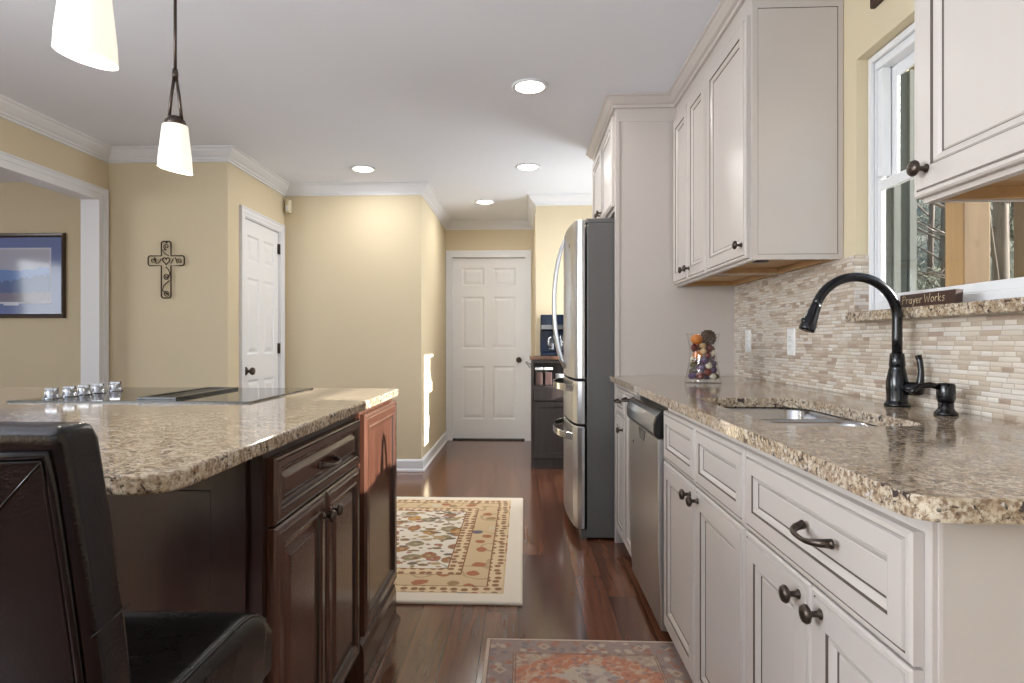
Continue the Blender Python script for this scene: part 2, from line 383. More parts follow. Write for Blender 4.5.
class MB:
    def __init__(self): self.bm = bmesh.new()
    def quad(self, pts, mi=0):
        f = self.bm.faces.new([self.bm.verts.new(p) for p in pts]); f.material_index = mi; return f
    def box(self, x0, x1, y0, y1, z0, z1, mi=0):
        v = [self.bm.verts.new((x, y, z)) for x in (x0, x1) for y in (y0, y1) for z in (z0, z1)]
        for a in ((0, 1, 3, 2), (4, 6, 7, 5), (0, 4, 5, 1), (2, 3, 7, 6), (0, 2, 6, 4), (1, 5, 7, 3)):
            self.bm.faces.new([v[i] for i in a]).material_index = mi
    def prism(self, poly, axis, a, b, mi=0):
        """extrude a 2-D polygon along an axis; poly coordinates are the two other axes in xyz order"""
        def P(p, t):
            return {'x': (t, p[0], p[1]), 'y': (p[0], t, p[1]), 'z': (p[0], p[1], t)}[axis]
        A = [self.bm.verts.new(P(p, a)) for p in poly]; B = [self.bm.verts.new(P(p, b)) for p in poly]
        n = len(poly)
        for i in range(n):
            self.bm.faces.new([A[i], A[(i + 1) % n], B[(i + 1) % n], B[i]]).material_index = mi
        self.bm.faces.new(A).material_index = mi; self.bm.faces.new(B[::-1]).material_index = mi
    def loft(self, loops, cap=True, mi=0, closed=False, smooth=True):
        L = [[self.bm.verts.new(p) for p in l] for l in loops]
        n = len(L[0])
        pairs = list(zip(L[:-1], L[1:])) + ([(L[-1], L[0])] if closed else [])
        for A, B in pairs:
            for i in range(n):
                f = self.bm.faces.new([A[i], A[(i + 1) % n], B[(i + 1) % n], B[i]]); f.material_index = mi; f.smooth = smooth
        if cap and not closed:
            self.bm.faces.new(L[0][::-1]).material_index = mi; self.bm.faces.new(L[-1]).material_index = mi
    def tube(self, pts, r, seg=10, mi=0, closed=False, flat_=1.0):
        pts = [Vector(p) for p in pts]; n = len(pts)
        rs = r if isinstance(r, (list, tuple)) else [r] * n
        up = None; loops = []
        for i, p in enumerate(pts):
            if closed: t = pts[(i + 1) % n] - pts[i - 1]
            else: t = pts[min(i + 1, n - 1)] - pts[max(i - 1, 0)]
            t.normalize()
            if up is None:
                up = Vector((0, 0, 1)) if abs(t.z) < 0.9 else Vector((0, 1, 0))
            a = t.cross(up); a.normalize(); up = a.cross(t); up.normalize()
            loops.append([p + a * math.cos(2 * PI * j / seg) * rs[i] + up * math.sin(2 * PI * j / seg) * rs[i] * flat_ for j in range(seg)])
        self.loft(loops, not closed, mi, closed)
    def lathe(self, prof, origin=(0, 0, 0), axis=(0, 0, 1), seg=20, mi=0, cap=True):
        """prof: list of (radius, height along axis)"""
        q = Vector(axis).normalized().to_track_quat('Z', 'Y'); o = Vector(origin)
        loops = [[o + q @ Vector((max(r, 1e-4) * math.cos(2 * PI * j / seg), max(r, 1e-4) * math.sin(2 * PI * j / seg), h)) for j in range(seg)] for r, h in prof]
        self.loft(loops, cap, mi)
    def rings(self, fm, u0, u1, v0, v1, seq):
        """stepped rectangular panel: seq of (inset, height, material index)"""
        loops = []
        for ins, h, mi in seq:
            loops.append(([self.bm.verts.new(fm(u, v, h)) for u, v in ((u0 + ins, v0 + ins), (u1 - ins, v0 + ins), (u1 - ins, v1 - ins), (u0 + ins, v1 - ins))], mi))
        for (A, _), (B, mi) in zip(loops[:-1], loops[1:]):
            for i in range(4):
                self.bm.faces.new([A[i], A[(i + 1) % 4], B[(i + 1) % 4], B[i]]).material_index = mi
        self.bm.faces.new(loops[0][0][::-1]).material_index = 0
        self.bm.faces.new(loops[-1][0]).material_index = loops[-1][1]
    def build(self, name, mats, parent=None, bevel=0.0, seg=2, smooth=False):
        bmesh.ops.recalc_face_normals(self.bm, faces=self.bm.faces)
        o = parent
        off = Vector((0, 0, 0))
        while o is not None: off += o.location; o = o.parent
        if parent is None:  # origin at the middle of the foot
            xs = [v.co for v in self.bm.verts]
            org = Vector(((min(c.x for c in xs) + max(c.x for c in xs)) / 2, (min(c.y for c in xs) + max(c.y for c in xs)) / 2, min(c.z for c in xs)))
        else: org = off
        for v in self.bm.verts: v.co -= org
        if smooth:
            for f in self.bm.faces: f.smooth = True
        me = bpy.data.meshes.new(name); self.bm.to_mesh(me); self.bm.free()
        for m in (mats if isinstance(mats, (list, tuple)) else [mats]): me.materials.append(m)
        ob = bpy.data.objects.new(name, me); COL.objects.link(ob)
        if parent is None: ob.location = org
        else: ob.parent = parent
        if bevel:
            b = ob.modifiers.new('bevel', 'BEVEL'); b.width = bevel; b.segments = seg; b.limit_method = 'ANGLE'; b.angle_limit = math.radians(40)
        return ob

def tag(o, label, cat, group=None, kind=None):
    o['label'] = label; o['category'] = cat
    if group: o['group'] = group
    if kind: o['kind'] = kind
    return o
def thing(name, loc, label, cat, group=None):
    o = bpy.data.objects.new(name, None); COL.objects.link(o); o.location = loc; o.empty_display_size = 0.05
    return tag(o, label, cat, group)
def struct(name, mb, mat, bevel=0.0, parent=None, label=None, **kw):
    o = mb.build(name, mat, parent, bevel, **kw)
    if parent is None: o['kind'] = 'structure'
    if label: o['label'] = label
    return o
def boxes(lst):
    m = MB()
    for b in lst: m.box(*b)
    return m
# face maps: (u along the front, v up, w out of the face)
def face_mx(x): return lambda u, v, w: (x - w, u, v)      # faces -X
def face_px(x): return lambda u, v, w: (x + w, u, v)      # faces +X
def face_my(y): return lambda u, v, w: (u, y - w, v)      # faces -Y

def sweep(path, prof, mat, name, right=True, bevel=0.0, closed_profile=True):
    """mitred moulding along a plan path; prof = (distance from wall, z) loop"""
    m = MB(); P = [Vector(p) for p in path]; loops = []
    nrm = []
    for a, b in zip(P[:-1], P[1:]):
        d = (b - a).normalized(); nrm.append(Vector((d.y, -d.x)))
    for i, p in enumerate(P):
        if i == 0: o = nrm[0]
        elif i == len(P) - 1: o = nrm[-1]
        else: o = (nrm[i - 1] + nrm[i]) / (1 + nrm[i - 1].dot(nrm[i]))
        loops.append([(p.x + o.x * q[0], p.y + o.y * q[0], q[1]) for q in prof])
    m.loft(loops, True, 0, False, False)
    return struct(name, m, mat)

# ------------------------------------------------------------------ room shell
CEIL = 2.435
XW = 1.14          # tiled face of the sink wall
PX = 0.50          # front plane of the white cabinets
struct('floor', boxes([(-6.2, 1.30, -3.4, 6.95, -0.06, 0.0)]), M['floor'])
struct('ceiling', boxes([(-6.2, 1.30, -3.4, 6.95, CEIL, CEIL + 0.06)]), M['ceiling'])
W1 = (1.32, 2.14, 1.165, 2.075)   # window over the sink: y0 y1 z0 z1
W2 = (4.60, 5.24, 0.90, 1.82)      # breakfast window, hidden by the refrigerator
xa, xb = 1.15, 1.325
struct('wall_right', boxes([
    (xa, xb, -3.4, W1[0], 0, CEIL), (xa, xb, W1[0], W1[1], 0, W1[2]), (xa, xb, W1[0], W1[1], W1[3], CEIL),
    (xa, xb, W1[1], W2[0], 0, CEIL), (xa, xb, W2[0], W2[1], 0, W2[2]), (xa, xb, W2[0], W2[1], W2[3], CEIL), (xa, xb, W2[1], 6.95, 0, CEIL)]), M['wall'])
struct('wall_left', boxes([(-3.0, -2.90, -3.4, -1.45, 0, CEIL), (-3.0, -2.90, -1.45, 0.75, 0, 0.95), (-3.0, -2.90, -1.45, 0.75, 2.10, CEIL), (-3.0, -2.90, 0.75, 1.2, 0, CEIL), (-3.0, -2.90, 1.2, 4.02, 2.085, CEIL), (-3.0, -2.90, 4.02, 5.0, 0, CEIL)]), M['wall'])
struct('wall_center', boxes([(-2.90, -2.05, 4.11, 4.23, 0, CEIL)]), M['wall'])
struct('wall_closet', boxes([(-2.17, -2.05, 4.23, 4.345, 0, CEIL), (-2.17, -2.05, 4.345, 4.998, 2.02, CEIL), (-2.17, -2.05, 4.998, 5.10, 0, CEIL)]), M['wall'])
struct('wall_far', boxes([(-2.17, -0.87, 5.10, 5.22, 0, CEIL)]), M['wall'])
struct('wall_hall_left', boxes([(-0.99, -0.87, 5.22, 6.85, 0, CEIL)]), M['wall'])
struct('wall_hall_end', boxes([(-0.87, -0.80, 6.72, 6.85, 0, CEIL), (-0.80, 0.012, 6.72, 6.85, 2.045, CEIL), (0.012, 0.23, 6.72, 6.85, 0, CEIL)]), M['wall'])
struct('wall_hall_right', boxes([(0.11, 1.15, 5.55, 5.67, 0, CEIL), (0.11, 0.23, 5.67, 6.72, 0, CEIL)]), M['wall'])
struct('wall_den', boxes([(-6.2, -3.0, 4.90, 5.0, 0, CEIL)]), M['wall'])
struct('wall_den_left', boxes([(-6.2, -6.08, -3.4, 1.0, 0, CEIL), (-6.2, -6.08, 1.0, 2.8, 0, 0.7), (-6.2, -6.08, 1.0, 2.8, 2.1, CEIL), (-6.2, -6.08, 2.8, 4.9, 0, CEIL)]), M['wall'])
struct('wall_rear', boxes([(-6.08, -2.4, -3.4, -3.26, 0, CEIL), (-2.4, 0.6, -3.4, -3.26, 2.15, CEIL), (0.6, 1.15, -3.4, -3.26, 0, CEIL)]), M['wall'])

crown = [(0, CEIL), (0.078, CEIL), (0.078, CEIL - 0.010), (0.066, CEIL - 0.016), (0.060, CEIL - 0.030), (0.040, CEIL - 0.052), (0.024, CEIL - 0.064),
         (0.020, CEIL - 0.074), (0.010, CEIL - 0.078), (0.010, CEIL - 0.090), (0, CEIL - 0.092)]
sweep([(-2.90, -3.2), (-2.90, 4.11), (-2.05, 4.11), (-2.05, 5.10), (-0.87, 5.10), (-0.87, 6.72), (0.11, 6.72), (0.11, 5.55), (1.15, 5.55)], crown, M['trim'], 'trim_1')
base = [(0, 0), (0.026, 0), (0.026, 0.012), (0.016, 0.024), (0.016, 0.085), (0.010, 0.098), (0, 0.102)]
sweep([(-2.05, 5.10), (-0.87, 5.10), (-0.87, 6.699)], base, M['trim'], 'baseboard_far')
sweep([(-2.90, 4.02 + 0.070), (-2.90, 4.11), (-2.05, 4.11), (-2.05, 4.275)], base, M['trim'], 'baseboard_left')
sweep([(0.11, 6.70), (0.11, 5.55), (1.15, 5.55)], base, M['trim'], 'baseboard_right')

def casing(mb, fm, u0, u1, ztop, cw=0.068, legs=True):
    """colonial casing around an opening: stepped section"""
    for a, b, h in ((0.0, 1.0, 0.012), (0.35, 0.985, 0.016), (0.80, 0.965, 0.021)):
        def seg(ua, ub, va, vb):
            A = fm(ua, va, 0.0); B = fm(ub, vb, h)
            mb.box(min(A[0], B[0]), max(A[0], B[0]), min(A[1], B[1]), max(A[1], B[1]), va, vb)
        seg(u0 - cw * b, u0 - cw * a, 0, ztop + cw * b); seg(u1 + cw * a, u1 + cw * b, 0, ztop + cw * b)
        seg(u0 - cw * a, u1 + cw * a, ztop + cw * a, ztop + cw * b)

def six_panel(mb, fm, u0, u1, z0, z1, t):
    """panelled leaf: flat stiles and rails, sunk and fielded panels"""
    W = u1 - u0; H = z1 - z0
    us = [u0, u0 + W * 0.125, u0 + W * 0.44, u0 + W * 0.56, u0 + W * 0.875, u1]
    vs = [z0] + [z0 + H * q for q in (0.105, 0.40, 0.495, 0.785, 0.845, 0.945)] + [z1]
    for i in range(5):
        for j in range(7):
            if i in (1, 3) and j in (1, 3, 5):
                L = []
                for ins, h in ((0, t), (0.006, t - 0.003), (0.014, t - 0.010), (0.024, t - 0.010), (0.050, t - 0.003)):
                    L.append([mb.bm.verts.new(fm(u, v, h)) for u, v in ((us[i] + ins, vs[j] + ins), (us[i + 1] - ins, vs[j] + ins), (us[i + 1] - ins, vs[j + 1] - ins), (us[i] + ins, vs[j + 1] - ins))])
                for A, B in zip(L[:-1], L[1:]):
                    for q in range(4): mb.bm.faces.new([A[q], A[(q + 1) % 4], B[(q + 1) % 4], B[q]])
                mb.bm.faces.new(L[-1])
            else:
                mb.quad([fm(us[i], vs[j], t), fm(us[i + 1], vs[j], t), fm(us[i + 1], vs[j + 1], t), fm(us[i], vs[j + 1], t)])
    for a, b in (((u0, z0), (u1, z0)), ((u1, z0), (u1, z1)), ((u1, z1), (u0, z1)), ((u0, z1), (u0, z0))):
        mb.quad([fm(a[0], a[1], 0), fm(b[0], b[1], 0), fm(b[0], b[1], t), fm(a[0], a[1], t)])
    mb.quad([fm(u0, z0, 0), fm(u0, z1, 0), fm(u1, z1, 0), fm(u1, z0, 0)])
    bmesh.ops.remove_doubles(mb.bm, verts=mb.bm.verts, dist=1e-5)

def door_knob(parent, pos, axis, name='door_handle'):
    m = MB(); m.lathe([(0.0, 0), (0.031, 0), (0.031, 0.004), (0.026, 0.009), (0.012, 0.012), (0.011, 0.030), (0.020, 0.036), (0.028, 0.046), (0.029, 0.055), (0.024, 0.064), (0.010, 0.069), (0, 0.070)], pos, axis, 20)
    o = m.build(name, M['bronze'], parent); o['label'] = 'dark bronze round knob'; return o

# hall end door
m = MB(); six_panel(m, face_my(6.79), -0.795, 0.007, 0.018, 2.035, 0.035)
d1 = struct('door_1', m, M['door'])
door_knob(d1, (-0.058, 6.755, 0.895), (0, -1, 0))
m = MB(); casing(m, face_my(6.72), -0.80, 0.012, 2.045)
m.box(-0.803, -0.795, 6.70, 6.82, 0, 2.045); m.box(0.007, 0.015, 6.70, 6.82, 0, 2.045); m.box(-0.80, 0.012, 6.70, 6.82, 2.037, 2.047)
struct('trim_2', m, M['trim'])
m = MB(); m.box(-0.80, 0.012, 6.725, 6.85, 0.0, 0.014); struct('trim_6', m, M['black'])  # black strip added under the door to keep sky light out of the gap
# closet door in the side wall
m = MB(); six_panel(m, face_px(-2.095), 4.352, 4.991, 0.012, 2.010, 0.035)
d2 = struct('door_2', m, M['door'])
door_knob(d2, (-2.060, 4.402, 0.880), (1, 0, 0))
for z in (0.25, 1.0, 1.83):
    m = MB(); m.lathe([(0, 0), (0.007, 0), (0.007, 0.085), (0, 0.085)], (-2.048, 4.995, z), (0, 0, 1), 8); m.box(-2.058, -2.052, 4.975, 4.997, z, z + 0.085)
    o = m.build('hinge', M['bronze'], d2); o['label'] = 'dark bronze hinge'
m = MB(); casing(m, face_px(-2.05), 4.345, 4.998, 2.02, 0.066)
m.box(-2.12, -2.0455, 4.341, 4.350, 0, 2.02); m.box(-2.12, -2.0455, 4.993, 5.002, 0, 2.02); m.box(-2.12, -2.0455, 4.350, 4.993, 2.012, 2.0215)
struct('trim_3', m, M['trim'])
# wide cased opening to the den
m = MB(); casing(m, face_px(-2.90), 1.2, 4.02, 2.085, 0.068)
m.box(-3.015, -2.885, 4.000, 4.0215, 0, 2.085); m.box(-3.015, -2.885, 1.1985, 1.22, 0, 2.085); m.box(-3.015, -2.885, 1.22, 4.00, 2.065, 2.0865)
struct('trim_4', m, M['trim'])

# ------------------------------------------------------------------ window over the sink
y0, y1, z0, z1 = W1
zf = 1.20                                                      # frame starts on the granite ledge
m = MB()
for a in ((1.20, 1.236, y1 - 0.022, y1 - 0.001, zf, z1 - 0.001), (1.20, 1.29, y0 + 0.001, y0 + 0.055, zf, z1 - 0.001), (1.20, 1.29, y0 + 0.055, y1 - 0.022, z1 - 0.05, z1 - 0.001), (1.20, 1.30, y0 + 0.055, y1 - 0.022, zf, zf + 0.030),
          (1.186, 1.199, y1 - 0.020, y1 - 0.0015, zf, z1 - 0.002), (1.186, 1.199, y0 + 0.002, y1 - 0.020, z1 - 0.024, z1 - 0.002), (1.206, 1.236, y1 - 0.052, y1 - 0.022, 1.66, z1 - 0.05)): m.box(*a)
win = struct('window_1', m, M['vinyl'], 0.003)
m = MB()
for xq, yq in ((1.237, 0.014), (1.262, 0.024), (1.288, 0.016), (1.312, 0.028)): m.box(xq, xq + 0.022, y1 - yq, y1 - 0.0015, zf + 0.03, z1 - 0.05)
m.box(1.237, 1.334, y1 - 0.010, y1 - 0.001, zf + 0.0305, z1 - 0.0505)
m.build('screen_track', M['track'], win)['label'] = 'grey green outer jamb track'
def sash(x0, x1, a, b, c, d, rail_b, rail_t, st=0.045):
    m = MB()
    for q in ((x0, x1, b - st, b, c, d), (x0, x1, a, a + st, c, d), (x0, x1, a + st, b - st, c, c + rail_b), (x0, x1, a + st, b - st, d - rail_t, d)): m.box(*q)
    s = m.build('sash', M['vinyl'], win, 0.002)
    m = MB(); xm = (x0 + x1) / 2; m.box(xm - 0.002, xm + 0.002, a + st, b - st, c + rail_b, d - rail_t)
    p = m.build('pane', M['glass'], s); return s
sash(1.206, 1.220, y0 + 0.056, y1 - 0.0225, zf + 0.0305, 1.645, 0.026, 0.034, 0.022)
sash(1.240, 1.250, y0 + 0.056, y1 - 0.030, 1.622, z1 - 0.051, 0.036, 0.040, 0.045)
m = MB(); m.box(1.222, 1.235, 1.70, 1.76, 1.645, 1.655); m.tube([(1.226, 1.70, 1.658), (1.214, 1.74, 1.660)], 0.005, 6)
m.build('window_latch', M['vinyl'], win)
# breakfast window
y0b, y1b, z0b, z1b = W2
m = MB()
for a in ((1.20, 1.27, y0b, y0b + 0.05, z0b, z1b), (1.20, 1.27, y1b - 0.05, y1b, z0b, z1b), (1.20, 1.27, y0b, y1b, z0b, z0b + 0.05), (1.20, 1.27, y0b, y1b, z1b - 0.05, z1b), (1.22, 1.25, 4.90, 4.94, z0b, z1b)): m.box(*a)
struct('window_2', m, M['vinyl'])
# unseen side window behind the camera, put in and sized for light from the left
m = MB()
for a in ((-3.0, -2.93, -1.45, -1.37, 0.95, 2.10), (-3.0, -2.93, 0.67, 0.75, 0.95, 2.10), (-3.0, -2.93, -1.37, 0.67, 2.02, 2.10), (-3.0, -2.93, -1.37, 0.67, 0.95, 1.03), (-3.0, -2.93, -0.40, -0.30, 1.03, 2.02)): m.box(*a)
struct('window_4', m, M['vinyl'])
# rear sliding door frame
m = MB()
for a in ((-2.4, -2.32, -3.36, -3.28, 0, 2.15), (0.52, 0.6, -3.36, -3.28, 0, 2.15), (-2.4, 0.6, -3.36, -3.28, 2.07, 2.15), (-2.4, 0.6, -3.36, -3.28, 0, 0.08), (-0.95, -0.85, -3.36, -3.28, 0.08, 2.07)): m.box(*a)
struct('window_3', m, M['vinyl'])

# ------------------------------------------------------------------ granite tops
def slab(poly, z0, z1, r, nr=8):
    """slab with rounded named corners: poly of (x, y, radius)"""
    out = []
    n = len(poly)
    for i, (x, y, rad) in enumerate(poly):
        if rad <= 0: out.append((x, y)); continue
        p = Vector((x, y)); a = (Vector(poly[i - 1][:2]) - p).normalized(); b = (Vector(poly[(i + 1) % n][:2]) - p).normalized()
        t = rad  # corners are right-angled
        c = p + a * t + b * t
        s = p + a * t; e = p + b * t
        a0 = math.atan2(s.y - c.y, s.x - c.x); a1 = math.atan2(e.y - c.y, e.x - c.x)
        while a1 - a0 > PI: a1 -= 2 * PI
        while a1 - a0 < -PI: a1 += 2 * PI
        for k in range(nr + 1):
            q = a0 + (a1 - a0) * k / nr; out.append((c.x + t * math.cos(q), c.y + t * math.sin(q)))
    return out
def ring_slab(outer, inner, z0, z1):
    """slab with one hole, filled by triangulation"""
    m = MB(); bm = m.bm
    def edge(loop, z):
        vs = [bm.verts.new((x, y, z)) for x, y in loop]
        return vs, [bm.edges.new((vs[i], vs[(i + 1) % len(vs)])) for i in range(len(vs))]
    tops = []
    for z in (z0, z1):
        vo, eo = edge(outer, z); vi, ei = edge(inner, z)
        bmesh.ops.triangle_fill(bm, use_beauty=True, edges=eo + ei)
        tops.append((vo, vi))
    for k in (0, 1):
        A, B = tops[0][k], tops[1][k]; n = len(A)
        for i in range(n): bm.faces.new([A[i], A[(i + 1) % n], B[(i + 1) % n], B[i]])
    return m
SX0, SX1, SY0, SY1 = 0.566, 0.905, 1.362, 2.026     # sink cut-out
outer = slab([(0.468, 0.737, 0.045), (1.138, 0.737, 0), (1.138, 3.3245, 0), (0.468, 3.3245, 0)], 0, 0, 0)
inner = slab([(SX0, SY0, 0.03), (SX1, SY0, 0.08), (SX1, SY1, 0.08), (SX0, SY1, 0.03)], 0, 0, 0)
ct = ring_slab(outer, inner, 0.884, 0.914).build('granite_countertop', M['granite'], None, 0.006, 3)
tag(ct, 'long speckled tan granite countertop with a sink cut-out over the white cabinets', 'countertop')
m = MB(); m.prism(slab([(-0.495, 0.822, 0.055), (-0.495, 2.385, 0.02), (-2.45, 2.385, 0), (-2.45, 0.822, 0)], 0, 0, 0), 'z', 0.884, 0.914)
ict = m.build('island_countertop', M['granite'], None, 0.006, 3)
tag(ict, 'tan granite island top with a rounded corner carrying the black cooktop', 'countertop')
m = MB(); m.prism(slab([(1.09, 2.108, 0.012), (1.215, 2.108, 0), (1.215, W1[0] + 0.01, 0), (1.09, W1[0] + 0.01, 0)], 0, 0, 0), 'z', 1.166, 1.198)
led = m.build('window_ledge', M['granite'], None, 0.004, 2)
tag(led, 'narrow speckled granite ledge under the kitchen window', 'ledge')

# ------------------------------------------------------------------ tile backsplash
struct('trim_7', boxes([(XW, 1.198, W1[1] - 0.008, W1[1] - 0.0002, 1.199, 1.398)]), M['mosaic'])   # tiled window return
m = MB()
for a in ((XW, 1.1495, W1[1], 3.33, 1.1662, 1.398), (XW, 1.1495, 0.60, 3.33, 0.914, 1.166), (XW, 1.1495, 0.60, W1[0] - 0.002, 1.1662, 1.398)): m.box(*a)
bs = m.build('tile_backsplash', M['mosaic'])
tag(bs, 'beige and cream mosaic strip tile backsplash behind the sink counter', 'backsplash')

# ------------------------------------------------------------------ white cabinets
WD = [(0, 0, 0), (0, 0.014, 0), (0.004, 0.0175, 0), (0.0110, 0.0175, 0), (0.0130, 0.0150, 1), (0.0152, 0.0200, 0), (0.056, 0.0200, 0), (0.0592, 0.0155, 1), (0.0620, 0.0180, 0),
      (0.070, 0.0150, 0), (0.0755, 0.0105, 0), (0.0782, 0.0080, 1), (0.081, 0.0100, 0)]
def scaled(seq, k): return [(i if i <= 0.016 else 0.016 + (i - 0.016) * k, h, mi) for i, h, mi in seq]
def knob(parent, pos, axis, name='knob', mat='bronze', label='dark bronze mushroom knob'):
    m = MB(); m.lathe([(0, 0), (0.009, 0), (0.009, 0.002), (0.0055, 0.005), (0.005, 0.015), (0.008, 0.018), (0.0155, 0.022), (0.0165, 0.026), (0.0135, 0.031), (0.006, 0.034), (0, 0.0345)], pos, axis, 16)
    o = m.build(name, M[mat], parent); o['label'] = label; return o
def pull(parent, pos, out, along=(0, 1, 0), L=0.105):
    m = MB(); p = Vector(pos); o = Vector(out); a = Vector(along); pts = []; rs = []
    for k in range(13):
        t = -1 + k / 6.0
        pts.append(p + a * (t * L / 2) + o * (0.030 * (1 - t ** 4)) + Vector((0, 0, -0.006 * (1 - t * t)))); rs.append(0.0042 + 0.0042 * abs(t) ** 2)
    m.tube(pts, rs, 8)
    for s in (-1, 1): m.lathe([(0.0, 0), (0.0085, 0), (0.0085, 0.003), (0.006, 0.006), (0, 0.007)], p + a * (s * L / 2), out, 10)
    h = m.build('pull', M['bronze'], parent); h['label'] = 'dark bronze bow pull'; return h

def white_front(t, name, ya, yb, za, zb, k=1.0, x=PX + 0.02):
    m = MB(); m.rings(face_mx(x), ya, yb, za, zb, scaled(WD, k))
    return m.build(name, [M['cream'], M['glaze']], t)
def base_cabinet(name, ya, yb, label, fronts):
    t = thing(name, ((PX + XW) / 2, (ya + yb) / 2, 0), label, 'cabinet', 'white base cabinets under the sink counter')
    m = MB(); xf = PX + 0.0205
    m.box(xf, xf + 0.018, ya, yb, 0.085, 0.8835)
    for q in ((xf + 0.018, 1.118, ya, ya + 0.017, 0.085, 0.8835), (xf + 0.018, 1.118, yb - 0.017, yb, 0.085, 0.8835), (1.1185, 1.138, ya, yb, 0.085, 0.8834), (xf + 0.018, 1.118, ya + 0.017, yb - 0.017, 0.085, 0.102)): m.box(*q)
    m.box(xf + 0.07, 1.138, ya, yb, 0.0, 0.0845)
    m.build('body', M['cream'], t)
    return t
G = 0.0015
# near drawer cabinet
t = base_cabinet('base_cabinet', 0.793, 1.403, 'white base cabinet at the open counter end, one wide drawer above two doors', None)
d = white_front(t, 'drawer_front', 0.808, 1.399, 0.677, 0.852, 0.75); pull(d, (PX, 1.056, 0.771), (-1, 0, 0))
da = white_front(t, 'cabinet_door', 0.808, 1.083 - G, 0.082, 0.672); knob(da, (PX, 1.041, 0.640), (-1, 0, 0))
db = white_front(t, 'cabinet_door', 1.083 + G, 1.399, 0.082, 0.672); knob(db, (PX, 1.123, 0.640), (-1, 0, 0))
m = MB(); m.rings(face_my(0.793), 0.527, 1.13, 0.09, 0.883, [(0, 0, 0), (0, 0.003, 0), (0.004, 0.004, 0)]); m.build('end_panel', [M['cream'], M['glaze']], t)
# sink cabinet
t = base_cabinet('base_cabinet', 1.403, 2.208, 'white sink base cabinet with two false drawer fronts, beside the dishwasher', None)
white_front(t, 'drawer_front', 1.407, 1.802 - G, 0.677, 0.852, 0.7); white_front(t, 'drawer_front', 1.802 + G, 2.204, 0.677, 0.852, 0.7)
da = white_front(t, 'cabinet_door', 1.407, 1.802 - G, 0.082, 0.672); knob(da, (PX, 1.764, 0.640), (-1, 0, 0))
db = white_front(t, 'cabinet_door', 1.802 + G, 2.204, 0.082, 0.672); knob(db, (PX, 1.842, 0.640), (-1, 0, 0))
# tall narrow pull-out and slim drawer unit beside the refrigerator panel
t = base_cabinet('base_cabinet', 2.815, 3.050, 'slim full-height white pull-out cabinet between dishwasher and narrow drawer unit', None)
d = white_front(t, 'cabinet_door', 2.819, 3.046, 0.082, 0.852, 0.7); pull(d, (PX, 2.925, 0.822), (-1, 0, 0), L=0.085)
t = base_cabinet('base_cabinet', 3.050, 3.3245, 'narrow white cabinet with a small drawer against the refrigerator panel', None)
d = white_front(t, 'drawer_front', 3.054, 3.322, 0.715, 0.852, 0.6); pull(d, (PX, 3.185, 0.790), (-1, 0, 0), L=0.085)
d = white_front(t, 'cabinet_door', 3.054, 3.322, 0.082, 0.708, 0.8); knob(d, (PX, 3.092, 0.650), (-1, 0, 0))

# dishwasher
t = thing('dishwasher', (0.80, 2.497, 0), 'stainless steel dishwasher with polished control panel under the counter', 'dishwasher')
ya, yb = 2.212, 2.811
m = MB(); m.box(0.535, 1.10, ya, yb, 0.09, 0.878); m.box(0.60, 1.10, ya, yb, 0.0, 0.09); m.build('body', M['black'], t)
m = MB(); m.prism([(0.535, 0.045), (0.497, 0.05), (0.486, 0.30), (0.484, 0.745), (0.535, 0.745)], 'y', ya + 0.003, yb - 0.003); dd = m.build('door', M['steel'], t, 0.004)
m = MB(); prof = [(0.535, 0.750), (0.480, 0.750), (0.472, 0.765), (0.472, 0.800), (0.480, 0.828), (0.498, 0.846), (0.535, 0.846)]
m.prism(prof, 'y', ya + 0.022, yb - 0.022); cp = m.build('control_panel', M['steelpanel'], t, 0.004); cp['label'] = 'polished curved control panel'
for a, b in ((ya + 0.003, ya + 0.022), (yb - 0.022, yb - 0.003)):
    m = MB(); m.prism(prof, 'y', a, b); o = m.build('end_cap', M['black'], cp, 0.003); o['label'] = 'black end cap'
m = MB(); m.prism([(2.43, 0.742), (2.57, 0.742), (2.54, 0.700), (2.46, 0.700)], 'x', 0.4815, 0.4845); o = m.build('handle', M['chrome'], t, 0.001); o['label'] = 'recessed bright handle'
m = MB(); m.lathe([(0, 0), (0.006, 0), (0.006, 0.003), (0, 0.004)], (0.4855, 2.70, 0.66), (-1, 0, 0), 12); o = m.build('vent', M['black'], t); o['label'] = 'small round black vent'

# sink
t = thing('sink', ((SX0 + SX1) / 2, (SY0 + SY1) / 2, 0.70), 'stainless undermount double bowl sink set in the granite counter', 'sink')
def bowl(a, b, c, d, top, bot, rt=0.055):
    def rr(x0, x1, y0, y1, r, z, n=6):
        out = []
        for cx, cy, a0 in ((x1 - r, y1 - r, 0), (x0 + r, y1 - r, PI / 2), (x0 + r, y0 + r, PI), (x1 - r, y0 + r, 3 * PI / 2)):
            for k in range(n + 1): q = a0 + PI / 2 * k / n; out.append((cx + r * math.cos(q), cy + r * math.sin(q), z))
        return out
    m = MB()
    m.loft([rr(a - 0.012, b + 0.012, c - 0.012, d + 0.012, rt + 0.012, top), rr(a, b, c, d, rt, top), rr(a + 0.004, b - 0.004, c + 0.004, d - 0.004, rt, top - 0.01), rr(a + 0.010, b - 0.010, c + 0.010, d - 0.010, rt, bot + 0.03),
            rr(a + 0.022, b - 0.022, c + 0.022, d - 0.022, rt, bot + 0.008), rr(a + 0.05, b - 0.05, c + 0.05, d - 0.05, 0.04, bot)], False)
    f = m.bm.verts[:]; m.bm.verts.ensure_lookup_table()
    n = 28; m.bm.faces.new(m.bm.verts[-n:])
    return m
ym = 1.71
